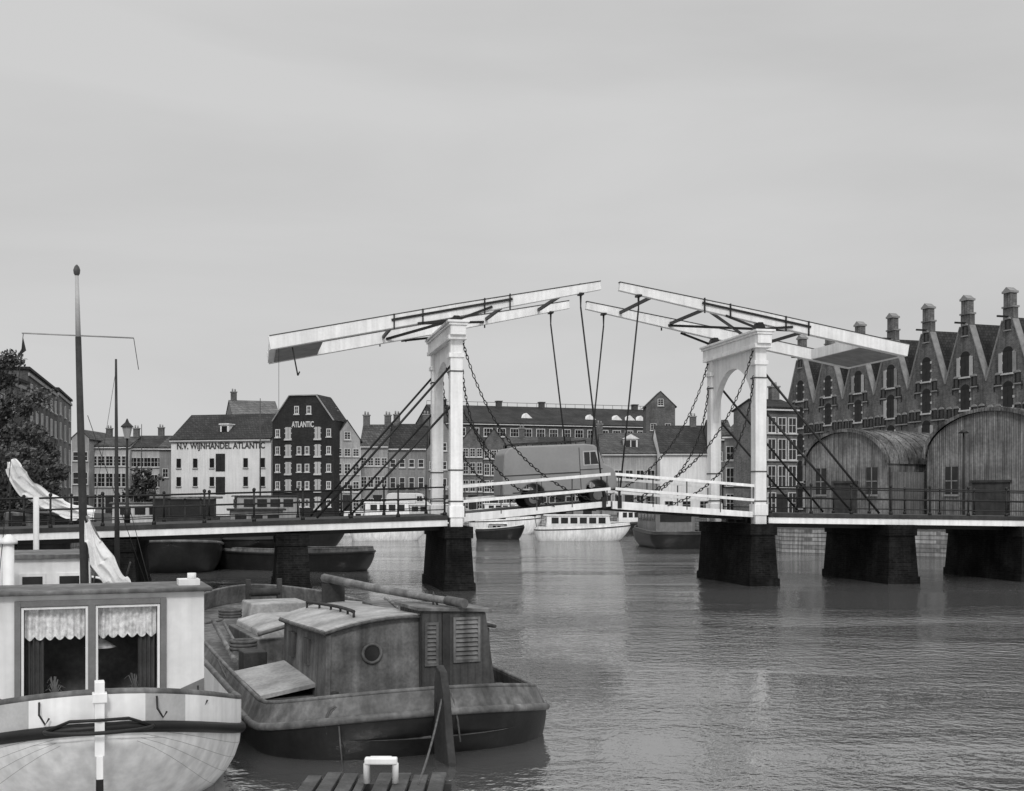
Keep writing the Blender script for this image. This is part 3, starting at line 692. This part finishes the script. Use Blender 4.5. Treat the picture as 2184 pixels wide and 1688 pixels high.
cm=MB().prism([(.12,.22),(1.4,.22),(1.16,cz-.06),(.12,cz)],y0,ya+.9); cmo=cm.obj("companionway",cab,cabd,bev=.01)
MB().prism([(.05,cz+.001),(1.24,cz-.055),(1.24,cz),(.05,cz+.055)],y0-.06,ya+1.0).obj("companionway_roof",cmo,cabg,bev=.008)
for xa,xb_,za,zt in((.2,.34,1.2,1.78),(.66,1.02,1.23,1.84)):
    lv=MB().box(xa-.04,xa,y0-.03,y0-.002,za-.04,zt+.04).box(xb_,xb_+.04,y0-.03,y0-.002,za-.04,zt+.04).box(xa,xb_,y0-.03,y0-.002,za-.04,za).box(xa,xb_,y0-.03,y0-.002,zt,zt+.04)
    k=9
    for i in range(k):
        z=za+(zt-za)*(i+.5)/k; lv.add([(xa,y0-.035,z-.03),(xb_,y0-.035,z-.03),(xb_,y0-.004,z+.025),(xa,y0-.004,z+.025),(xa,y0-.028,z-.035),(xb_,y0-.028,z-.035),(xb_,y0+.0,z+.018),(xa,y0+.0,z+.018)],[(0,1,2,3),(4,5,6,7),(0,1,5,4)])
    lv.obj("louvre",cmo,hullg)
    MB().box(xa,xb_,y0-.0035,y0-.0015,za,zt).obj("louvre_backing",cmo,interior)
MB().box(.44,.56,y0-.04,y0-.002,.25,cz-.05).obj("door_post",cmo,darkwood)
for yy in(3.0,4.0):
    MB().box(-xw*.99-.055,-xw*.99+.02,yy-.17,yy+.17,1.1,1.5).obj("window_shutter",cab,cabd)
MB().add([(-1.95,2.4,.62),(-1.1,2.4,.76),(-1.1,4.6,.84),(-1.95,4.6,.7),(-1.95,2.4,.56),(-1.1,2.4,.70),(-1.1,4.6,.78),(-1.95,4.6,.64)],[(0,1,2,3),(4,5,6,7),(0,1,5,4),(2,3,7,6),(0,3,7,4),(1,2,6,5)]).obj("side_locker_lid",e,roofp)
MB().box(-1.9,-1.12,2.45,4.55,.2,.56).obj("side_locker",e,hullg)
MB().prism([(-1.1,.6),(1.1,.6),(1.05,1.1),(.6,1.22),(-.6,1.22),(-1.05,1.1)],6.6,9.2).obj("cargo_hatch",e,roofp,bev=.03)
MB().box(-1.2,1.2,6.5,9.3,.4,1.0).obj("hatch_coaming",e,hullg,bev=.02)
MB().tube([(-1.2,6.3,1.1),(-.6,6.3,1.25),(.6,6.3,1.25),(1.2,6.3,1.1)],.04,6).obj("coaming_rail",e,hullg)
MB().prism([(-.7,.9),(.7,.9),(.6,1.35),(-.6,1.35)],9.9,11.0).obj("fore_scuttle",e,roofp,bev=.03)
MB().tube([(-.35,11.6,1.45),(.35,11.6,1.45)],.09,12).beam((-.35,11.6,1.0),(-.35,11.6,1.75),.1,.12).beam((.35,11.6,1.0),(.35,11.6,1.75),.1,.12).obj("windlass",e,darkwood)
MB().tube([(-1.75,5.6,.75),(-1.55,9.0,1.1)],.05,6).tube([(-1.6,5.2,.72),(-1.4,8.6,1.08)],.035,6).obj("deck_poles",e,woodl)
MB().box(-1.7,-1.3,5.0,5.5,.5,.95).obj("deck_crate",e,darkwood,bev=.02)
for k,(cx_,cy_) in enumerate(((-1.5,6.1),(-1.0,10.2),(1.4,9.8))):
    c_=MB()
    for q in range(3): c_.tube([(cx_+.22*math.cos(t),cy_+.22*math.sin(t),.62+cy_*.045+q*.06) for t in [2*math.pi*i/14 for i in range(14)]],.035,6,closed=True)
    c_.obj("rope_coil",e,rope)
MB().tube([(.75,.5,.66),(.95,.75,.64),(1.15,.75,.66),(1.35,1.0,.62)],.035,6).tube([(.2,.35,.9),(.25,.1,.86),(.3,.0,.5),(.33,-.02,.2)],.014,5).obj("loose_rope",e,rope)
ru=MB().prismx([(-.02,-.9),(-.02,1.05),(-.1,1.3),(-.26,1.22),(-.38,.95),(-.5,.4),(-.6,.05),(-.64,-.9)],-.055,.055).obj("rudder",e,darkwood,bev=.015); ru.rotation_euler=(0,0,0)
MB().beam((0,-.12,.8),(0,.05,.3),.13,.05).obj("rudder_iron",ru,iron)
sp=MB().tube([(.95,1.45,1.98),(.6,2.6,2.02),(.25,4.0,2.07),(-.1,5.8,2.13)],.1,8,rs=[.055,.062,.07,.078]); sp.obj("lowered_spar",e,woodl)
MB().tube([(.95,1.42,1.98),(.82,1.85,2.0)],.075,8).tube([(.75,2.1,1.91),(.72,2.2,2.1),(.7,2.15,1.91)],.02,6).obj("rope_lashing",e,rope)
MB().box(-.2,.2,5.5,5.6,1.5,2.04).obj("spar_crutch",e,darkwood)
def sag(p,q,s,n=14): 
    p,q=Vector(p),Vector(q); return [p.lerp(q,i/n)-Vector((0,0,s*4*(i/n)*(1-i/n))) for i in range(n+1)]
rp=MB().tube(sag((-2.0,1.3,.68),(-2.2,4.6,.9),.3),.018,5).tube(sag((-1.85,1.0,.68),(-1.1,.35,.75),.18),.018,5)
for k in range(5): rp.tube([(-1.35+.12*math.cos(t)+k*.02,.38,.5+.24*math.sin(t)-.02*k) for t in [2*math.pi*i/12 for i in range(12)]],.018,5,closed=True)
rp.tube([(-1.3,.4,.72),(-1.32,.2,.3),(-1.3,.15,-.05)],.012,5)
rp.obj("mooring_rope",e,rope)
MB().tube([(-1.25,.75,.25),(-1.25,.75,.88)],.06,10).tube([(-1.38,.75,.8),(-1.12,.75,.8)],.035,8).obj("bollard",e,iron)
MB().tube([(1.25,.8,.25),(1.25,.8,.85)],.06,10).obj("bollard",e,iron)
# --- white houseboat
AXB=math.atan2(.35,.937)
shB=lambda t:.55+.58*max(0,1-t/.22)**1.7+.5*max(0,t-.8)
e,wf=boat("white_houseboat","white houseboat with lace-curtained double window, mast and pale rounded hull",(-4.4,13.0),AXB,15,1.85,shB,keel=-.45,ts=.2,tb=.2,bul=.36,tum=.0,full=.75,hull=hullw,bulm=white,railm=hullg,deckm=roofp,rub=.065,rubm=tar,bulm2=trimm,seams=True)
yc=3.0;hwc=1.42;zt=2.34;yk=1.1
sh=MB().box(-hwc,-.88,yc,yc+.08,.4,zt).box(.88,hwc,yc,yc+.08,.4,zt).box(-.88,.88,yc,yc+.08,.4,.88).box(-.88,.88,yc,yc+.08,2.26,zt)
sh.box(-hwc,-hwc+.08,yc+.08,yc+yk,.4,zt).box(hwc-.08,hwc,yc+.08,yc+yk,.4,zt).box(-hwc+.08,hwc-.08,yc+yk-.08,yc+yk,.4,zt)
cab=sh.obj("cabin",e,white)
MB().box(-hwc-.1,hwc+.1,yc-.12,yc+yk+.1,zt+.002,zt+.06).obj("cabin_roof",cab,hullg,bev=.02)
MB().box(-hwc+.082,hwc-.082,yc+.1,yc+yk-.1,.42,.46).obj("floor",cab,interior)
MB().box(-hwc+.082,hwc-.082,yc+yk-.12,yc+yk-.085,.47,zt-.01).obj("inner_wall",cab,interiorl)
for sg in(-1,1):
    p=[(sg*.94,.75),(sg*(hwc+.002),.75),(sg*(hwc+.002),1.18),(sg*.94,.98)]
    MB().prism(p,yc-.012,yc-.002).obj("lower_panel",cab,trimg)
def frame(mb,x0,x1,z0,z1,f,ya_,yb_,mi):
    mb.box(x0,x0+f,ya_,yb_,z0,z1,mi).box(x1-f,x1,ya_,yb_,z0,z1,mi).box(x0+f,x1-f,ya_,yb_,z0,z0+f,mi).box(x0+f,x1-f,ya_,yb_,z1-f,z1,mi)
fo=MB();frame(fo,-.93,.93,.84,2.27,.075,yc-.05,yc-.002,0);fo.box(-.045,.045,yc-.052,yc+.03,.9,2.22,0);wo=fo.obj("window",cab,trimg,bev=.006)
for xa,xb_ in((-.85,-.045),(.045,.85)):
    f2=MB();frame(f2,xa,xb_,.9,2.19,.032,yc-.03,yc+.06,0);f2.obj("window_frame",wo,white,bev=.004)
    rows=[[],[],[]];nn=60
    for i in range(nn+1):
        x=xa+.04+(xb_-xa-.08)*i/nn;yy=yc+.09+.018*math.sin(i*.9)
        rows[0].append((x,yy,2.15));rows[1].append((x,yy+.004,1.92));rows[2].append((x,yy+.01*math.sin(i),1.80-.05*abs(math.sin(i/nn*math.pi*6))))
    MB().grid(rows).obj("lace_valance",wo,lace)
    xs=(xa+.05,xa+.27) if xa<0 else (xb_-.27,xb_-.05)
    rows=[[],[]]
    for i in range(17):
        x=xs[0]+(xs[1]-xs[0])*i/16
        for r,z in zip(rows,(2.15,.92)): r.append((x,yc+.15+.03*math.sin(i*1.6),z))
    MB().grid(rows).obj("curtain",wo,drape)
MB().tube([(.12,yc+.4,2.3),(.12,yc+.4,1.72),(.12,yc+.4,1.67),(.12,yc+.4,1.60)],.2,20,rs=[.008,.008,.1,.2]).obj("hanging_lamp",cab,white)
for cx in(-.45,.55):
    pl=MB()
    pl.tube([(cx,yc+.16,.93),(cx,yc+.16,1.03)],.06,10,rs=[.05,.065])
    for k in range(26):
        a=random.uniform(0,6.28);r=random.uniform(.04,.16);h=random.uniform(.06,.24)
        pl.tube([(cx,yc+.16,1.02),(cx+r*.6*math.cos(a),yc+.17+abs(r*.4*math.sin(a)),1.03+h),(cx+r*math.cos(a),yc+.17+abs(r*.5*math.sin(a)),1.0+h*.9)],.008,4)
    pl.obj("pot_plant",cab,leafl)
MB().box(-.05,.05,-.12,.05,.85,1.64,0).box(-.035,.035,-.15,-.02,-.3,.86,0).box(-.037,.037,-.152,-.018,.3,.62,1).box(-.075,.075,-.14,.07,1.42,1.52,0).obj("rudder_post",e,[white,tar],bev=.008)
arc=[(.55*math.cos(t),.03-.32*math.sin(t)*.8,1.12) for t in [math.pi*k/16 for k in range(17)]]
MB().tube(arc,.022,6).tube([(-.55,.03,1.12),(-.3,.0,1.22),(0,-.14,1.24),(.3,0,1.22),(.55,.03,1.12)],.018,6).obj("iron_hoop",e,iron)
for x in(-1.1,-.6,.6,1.1):
    yy=.25 if abs(x)<1 else .85
    MB().tube([(x,yy-.12,1.42),(x,yy-.2,1.3),(x+.06,yy-.22,1.2),(x+.1,yy-.2,1.26)],.012,5).obj("rope_hook",e,iron)
MB().box(hwc-.3,hwc-.02,yc+.3,yc+.6,zt+.06,zt+.14).tube([(hwc-.12,yc+.4,zt+.14),(hwc-.12,yc+.4,zt+.22)],.06,10).obj("roof_vent",cab,white)
MB().tube([(-1.05,yc+1.5,.5),(-1.05,yc+1.5,2.95)],.075,14).tube([(-1.05,yc+1.5,2.95),(-1.05,yc+1.5,2.99),(-1.05,yc+1.5,3.08)],.2,14,rs=[.12,.12,.03]).obj("stove_pipe",e,white)
my=4.7+.6
mt=MB().tube([(0,my,.5),(-.07,my,3.6),(-.13,my,5.95)],.07,12,rs=[.068,.058,.042],mi=0).tube([(-.13,my,5.951),(-.15,my,6.85)],.05,12,rs=[.038,.026],mi=1)
mt.tube([(-.15,my,6.84),(-.15,my,6.88),(-.15,my,6.93),(-.15,my,6.98),(-.15,my,7.01)],.06,10,rs=[.02,.045,.052,.035,.01],mi=2)
ms=mt.obj("mast",e,[darkwood,trimm,hullg])
MB().tube([(-.9,my,5.97),(.65,my,5.97)],.012,6).obj("crosstree",ms,lightwall)
MB().add([(-.88,my,5.9),(-.84,my,5.72),(-.98,my,5.6),(-.9,my,5.75)],[(0,1,2,3)]).obj("pennant",ms,shutter)
MB().tube([(-.88,my,5.96),(-1.3,my-.5,1.2)],.005,4).tube([(.65,my,5.97),(.72,my,5.5)],.005,4).tube([(.0,my,4.8),(1.3,my+1,1.0)],.005,4).tube([(.6,my,3.4),(1.15,my,1.2)],.005,4).obj("rigging",ms,iron)
path=[(.0,my-.12,3.25,.05,.9,-.3),(.08,my-.15,2.95,.11,.95,.1),(.2,my-.17,2.65,.16,.95,.25),(.38,my-.15,2.38,.17,.9,.35),(.56,my-.12,2.12,.12,.85,.4),(.68,my-.1,1.85,.07,.8,.4)]
MB().grid(drape_sheet(path,50,40,.035,3)).obj("furled_sail",e,cloth,fix=False)
MB().tube([(-.02,my-.02,3.32),(.72,my+.02,1.85)],.03,6).obj("gaff",e,woodl)
MB().box(-.3,.6,7.2,8.4,.5,1.5).obj("deck_box",e,hullg,bev=.03)
for k in range(3): MB().tube([(.4+.3*k+.32*math.cos(t),6.4+k*.5,1.62+.32*math.sin(t)) for t in [2*math.pi*i/20 for i in range(20)]],.02,6,closed=True).obj("hoop",e,irong)
MB().prism([(-.5,.6),(.9,.6),(.8,1.75),(.2,1.95),(-.4,1.7)],9.2,10.6).obj("canvas_bundle",e,lightwall,bev=.12)
MB().tube([(-.9,6.2,1.5),(1.1,7.4,1.75)],.04,6).tube([(-.2,6.0,1.4),(1.4,8.4,1.95)],.03,6).obj("loose_poles",e,woodl)
# --- second houseboat
sh2=lambda t:.95+.3*max(0,1-t/.2)
e,wf=boat("moored_barge","dark barge with low white wheelhouse, stove pipe and post",(-9.0,22.5),AXB,15,1.9,sh2,bul=.3,hull=tar,bulm=tar,railm=white,deckm=hullg)
c=MB().box(-1.3,1.2,2.2,4.6,.9,2.35).obj("cabin",e,white,bev=.02)
MB().box(-1.4,1.3,2.1,4.7,2.352,2.43).obj("cabin_roof",c,hullg)
for x in(-.8,.1,.8): MB().box(x-.25,x+.25,2.17,2.198,1.4,2.05,0).box(x-.19,x+.19,2.155,2.169,1.46,1.99,1).obj("window",c,[white,glass])
for yy in(2.8,3.7): MB().box(1.202,1.23,yy-.25,yy+.25,1.5,2.1,0).box(1.231,1.24,yy-.18,yy+.18,1.56,2.04,1).obj("window",c,[white,glass])
MB().tube([(-.55,1.2,.9),(-.55,1.2,2.7)],.14,14).tube([(-.55,1.2,2.7),(-.55,1.2,2.74),(-.55,1.2,2.85)],.2,14,rs=[.2,.2,.05]).obj("stove_pipe",e,white)
MB().tube([(.1,7.0,1),(.1,7.0,3.6)],.07,10).obj("mooring_post",e,white)
MB().tube([(1.9,6,.8),(1.87,6,6.85)],.07,8,rs=[.07,.025]).obj("mast",e,darkwood)
MB().tube([(1.87,6,6.6),(1.1,7,1.3)],.005,4).tube([(1.87,6,6.6),(2.0,6.5,1.2)],.005,4).obj("rigging",e,iron)
for k in range(5):
    x=.6+.4*k;MB().tube([(x,8.3+.3*k,1.2),(x+.15,8.9,1.9)],.025,6).obj("boat_hook",e,irong)
e,wf=boat("sailing_skiff","small dark open sailing skiff with gear on deck",(-7.0,25.5),AXB,7,1.1,lambda t:.7+.2*t,bul=.2,hull=tar,bulm=hullg,railm=woodl,deckm=woodj)
for k in range(4): MB().beam((-.9,1.5+k*1.2,.78),(.9,1.5+k*1.2,.78),.22,.05).obj("thwart",e,woodl)
MB().tube([(-.6,1,1.0),(-.2,5.8,1.25)],.05,8).tube([(-.45,1,1.05),(.1,5.6,1.3)],.035,6).obj("oars",e,woodl)
MB().prism([(-.5,.8),(.6,.8),(.45,1.3),(0,1.45),(-.4,1.25)],3.1,4.3).obj("sail_bundle",e,cloth,bev=.1)
# --- barges behind the bridge
e,wf=boat("dark_barge","black barge moored bow-on with pale sheer line and glazed wheelhouse",(ex(372,57),56.5),.18,18,2.15,lambda t:1.55-.35*min(1,t*4),bul=.35,keel=-.5,ts=.14,hull=tar,bulm=tar,railm=stone,deckm=hullg,rubm=hullg)
c=MB().box(-1.7,1.6,8,10.8,1.1,2.5).obj("wheelhouse",e,darkwood,bev=.02)
MB().box(-1.85,1.75,7.85,10.95,3.5,3.62).obj("wheelhouse_roof",c,hullg,bev=.03)
for x in(-1.65,-.85,-.05,.75,1.5): MB().box(x-.05,x+.05,8,8.1,2.502,3.498).obj("window_post",c,darkwood)
MB().box(-1.6,1.5,8.05,8.07,2.51,3.49).obj("glass_pane",c,glass)
e,wf=boat("dark_barge","black flat cargo barge with curved bow",(ex(560,61),60),.25,20,2.3,lambda t:1.5-.2*min(1,t*4),bul=.25,keel=-.5,ts=.12,hull=tar,bulm=tar,railm=hullg,deckm=hullg,rubm=tar)
MB().prism([(-1.6,1.2),(1.6,1.2),(1.5,1.9),(0,2.2),(-1.5,1.9)],4,16).obj("cargo_hatch",e,hullg)
c=MB().box(-1.3,1.3,1.6,3.6,1.3,2.9).obj("wheelhouse",e,lightwall,bev=.02)
for x in(-.8,0,.8): MB().box(x-.28,x+.28,1.57,1.598,2.1,2.7).obj("window",c,glass)
MB().box(-1.45,1.45,1.45,3.75,2.902,3.0).obj("wheelhouse_roof",c,darkwood)
e,wf=boat("dark_barge","low black work barge with empty deck",(ex(798,60),59),math.atan2(.93,.35),9,1.5,lambda t:.95-.12*math.sin(t*3.14),bul=.2,ts=.2,hull=tar,bulm=hullg,railm=hullg,deckm=hullg,rubm=tar)
e,wf=boat("dark_barge","black barge with white canvas covered deck cargo",(ex(110,56),52),.35,18,2.2,lambda t:1.6,bul=.35,keel=-.5,ts=.14,hull=tar,bulm=tar,railm=hullg,deckm=hullg)
path=[(-.25,1.5,5.2,.2,.9,.3),(-.15,1.5,4.9,.36,.95,.2),(.0,1.6,4.45,.42,.9,.4),(.45,1.8,3.95,.42,.7,.7),(1.1,2,3.45,.4,.45,.9),(1.8,2.2,3.1,.36,.25,.95),(2.5,2.3,2.9,.34,.15,1),(3.2,2.3,2.8,.3,.1,1)]
MB().grid(drape_sheet(path,60,40,.09,5)).obj("canvas_cover",e,cloth,fix=False)
MB().tube([(-.4,3,1.5),(-.3,2.4,5.5)],.05,6).tube([(-.3,2.6,3.0),(3.3,2.9,2.5)],.06,6).obj("boom",e,darkwood)
c=MB().box(-.6,3.0,3,6,1.5,2.9).obj("deckhouse",e,hullg,bev=.04)
for x in(0,.9,1.8,2.6): MB().box(x-.28,x+.28,2.97,2.998,2.2,2.75).obj("window",c,glass)
# --- boats beyond the bridge
def cruiser(label,px,D,rz,Ln,hw,sheerz,hull,cabm,cab,nwin,name="cabin_cruiser",roofm_=white):
    e,wf=boat(name,label,(ex(px,D),D),rz,Ln,hw,lambda t:sheerz+.35*t*t,bul=.18,ts=.1,tb=.35,keel=-.4,hull=hull,bulm=hull,railm=roofm_,deckm=hullg,rub=.05,rubm=darkwood,full=.7)
    y0,y1,zt=cab; xw=hw*.7
    c=MB().prismx([(y0,sheerz-.1),(y1,sheerz-.1),(y1-.25,zt),(y0+.05,zt)],-xw,xw).obj("cabin",e,cabm,bev=.04)
    MB().prismx([(y0-.15,zt+.002),(y1-.1,zt+.002),(y1-.3,zt+.09),(y0-.1,zt+.09)],-xw-.1,xw+.1).obj("cabin_roof",c,roofm_,bev=.02)
    for i in range(nwin):
        ym=y0+.35+(y1-y0-.8)*(i+.5)/nwin;wd=(y1-y0-.9)/nwin*.38
        for sg in(-1,1): MB().box(*sorted((sg*(xw+.001),sg*(xw+.03))),ym-wd,ym+wd,zt-.62,zt-.14).obj("window",c,glass)
    MB().box(-xw*.8,xw*.8,y0-.02,y0-.001,zt-.65,zt-.15).obj("window",c,glass)
    return e
R90=-math.pi/2
e=cruiser("white cabin boat with long row of windows",1140,100,R90+.03,7.9,1.25,.9,hullw,white,(.9,6.3,2.05),6)
MB().tube([(0,.2,1),(0,-.1,2.6)],.03,6).obj("flagstaff",e,woodl)
cruiser("dark small motorboat moored by the white boat",1015,104,R90-.2,4.2,.9,.7,tar,lightwall,(1.2,2.8,1.3),2,"motorboat")
e=cruiser("grey weathered houseboat with tarred hull",1453,84,.12,9,2.0,1.0,tar,greywall,(1.5,7.5,2.5),5,"houseboat",hullg)
cruiser("white motor yacht moored near far quay",1000,118,R90,7,1.2,1.2,hullw,white,(1.5,5,2.9),4)
cruiser("white motorboat moored under houses",700,112,R90,6.5,1.2,.9,hullw,white,(1.5,5,2.2),4)
cruiser("pale cabin boat moored by far quay",830,120,R90,7.5,1.2,1.0,hullw,cream,(1.0,6,2.8),5)
cruiser("white launch with low cabin moored by quay",745,100,R90+.2,6.5,1.2,1.1,hullw,white,(1.2,5,3.1),4)
cruiser("dark launch moored by far quay",1285,120,R90,6,1.1,.9,tar,white,(1.5,4,2.2),3)
cruiser("dark tug with pale wheelhouse moored beyond railing",430,75,R90+.3,9,1.6,1.4,tar,lightwall,(2,6,3.6),4,"tugboat",darkwood)
cruiser("grey cabin boat moored at the quay",180,70,R90+.3,8,1.5,1.3,tar,cream,(1.5,5.5,3.2),4,"cabin_cruiser",hullg)
# ------------------------------------------------------------------ jetty and bollard in front
j=thing("jetty","weathered plank jetty with gaps beside moored boats","jetty",(-2.2,11.3,.45))
pk=MB()
for k in range(8): 
    x=.19*k; pk.box(x,x+(.155 if k!=3 else .09),0+random.uniform(-.05,.05),1.95+random.uniform(-.12,.05),.1,.15)
pk.obj("planks",j,woodj,bev=.008)
for y_ in(.1,1.65): MB().box(-.05,1.55,y_,y_+.15,-.05,.098).obj("joist",j,darkwood)
for x in(.05,1.4): MB().tube([(x,1.75,-1.2),(x,1.75,.09)],.1,10).obj("pile",j,darkwood)
bo=thing("mooring_bollard","white painted arch-shaped mooring bollard standing on the jetty","bollard",(-1.37,12.75,.605))
MB().tube([(-.15,0,0),(-.15,0,.2),(-.1,0,.25),(.1,0,.25),(.15,0,.2),(.15,0,0)],.035,10).obj("hoop",bo,white)
MB().box(-.17,.17,-.05,.05,.2,.27).obj("top_bar",bo,white,bev=.015)
mr_=thing("mooring_line","taut hemp mooring rope from barge stern to jetty","rope",(0,0,0))
MB().tube(sag((-.95,16.75,.9),(-.98,12.7,.6),.1),.014,5).obj("strand",mr_,rope)
# ------------------------------------------------------------------ trees
def tree(label,x,y,h,r,nl,leaf=.3,seed=1,cz=.62):
    rnd=random.Random(seed)
    e=thing("tree",label,"tree",(x,y,zb))
    tk=MB().tube([(0,0,0),(.1,0,h*.2),(-.1,.1,h*.45),(0,0,h*.8)],.2,8,rs=[r*.09,r*.07,r*.05,.03])
    cl=[]
    for k in range(46):
        a=rnd.uniform(0,6.28);u=rnd.uniform(.2,1)**.6;zz=h*(cz+rnd.uniform(-.34,.34));rr=r*u*math.sqrt(max(.08,1-((zz/h-cz)/.4)**2))
        c=Vector((rr*math.cos(a)*.9,rr*math.sin(a)*.9,zz)); cl.append((c,r*rnd.uniform(.14,.3)))
        if k%2==0: tk.tube([(0,0,h*rnd.uniform(.2,.5)),(c.x*.5,c.y*.5,zz-h*.1),tuple(c)],.05,5,rs=[r*.03,r*.018,.015])
    tk.obj("trunk",e,bark)
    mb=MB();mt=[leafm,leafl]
    for k in range(nl):
        c,cr=rnd.choice(cl)
        d=Vector((rnd.gauss(0,1),rnd.gauss(0,1),rnd.gauss(0,1))).normalized()*cr*rnd.uniform(.2,1.25)
        p=c+Vector((d.x,d.y,d.z*.8));s=leaf*rnd.uniform(.4,1.1)
        n=Vector((rnd.gauss(0,1),rnd.gauss(0,1),rnd.gauss(0,1)+.5)).normalized();u=n.orthogonal().normalized()*s;v=n.cross(u).normalized()*s*.6
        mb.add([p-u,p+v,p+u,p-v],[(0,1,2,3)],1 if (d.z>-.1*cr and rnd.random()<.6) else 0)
    mb.obj("crown",e,mt,fix=False)
tree("large leafy tree beside brick apartment block",ex(-20,76),76,11.0,3.4,14000,.16,3)
tree("leafy tree on the quay near moored barges",ex(80,88),88,7.0,2.0,6000,.16,5,.5)
tree("small bushy tree before pale houses",ex(310,128),128,5.5,2.0,1800,.25,8,.55)
tree("low shrub tree on the quay",ex(25,66),66,5.5,2.4,5000,.15,11,.5)
for a,D,t in((555,126,850),(503,160,862),(302,150,905)):
    e=thing("flagpole","thin bare pole standing between buildings","pole",(ex(a,D),D,zb)); MB().tube([(0,0,0),(0,0,ez(t,D)-zb)],.08,6,rs=[.1,.04]).obj("pole",e,irong)
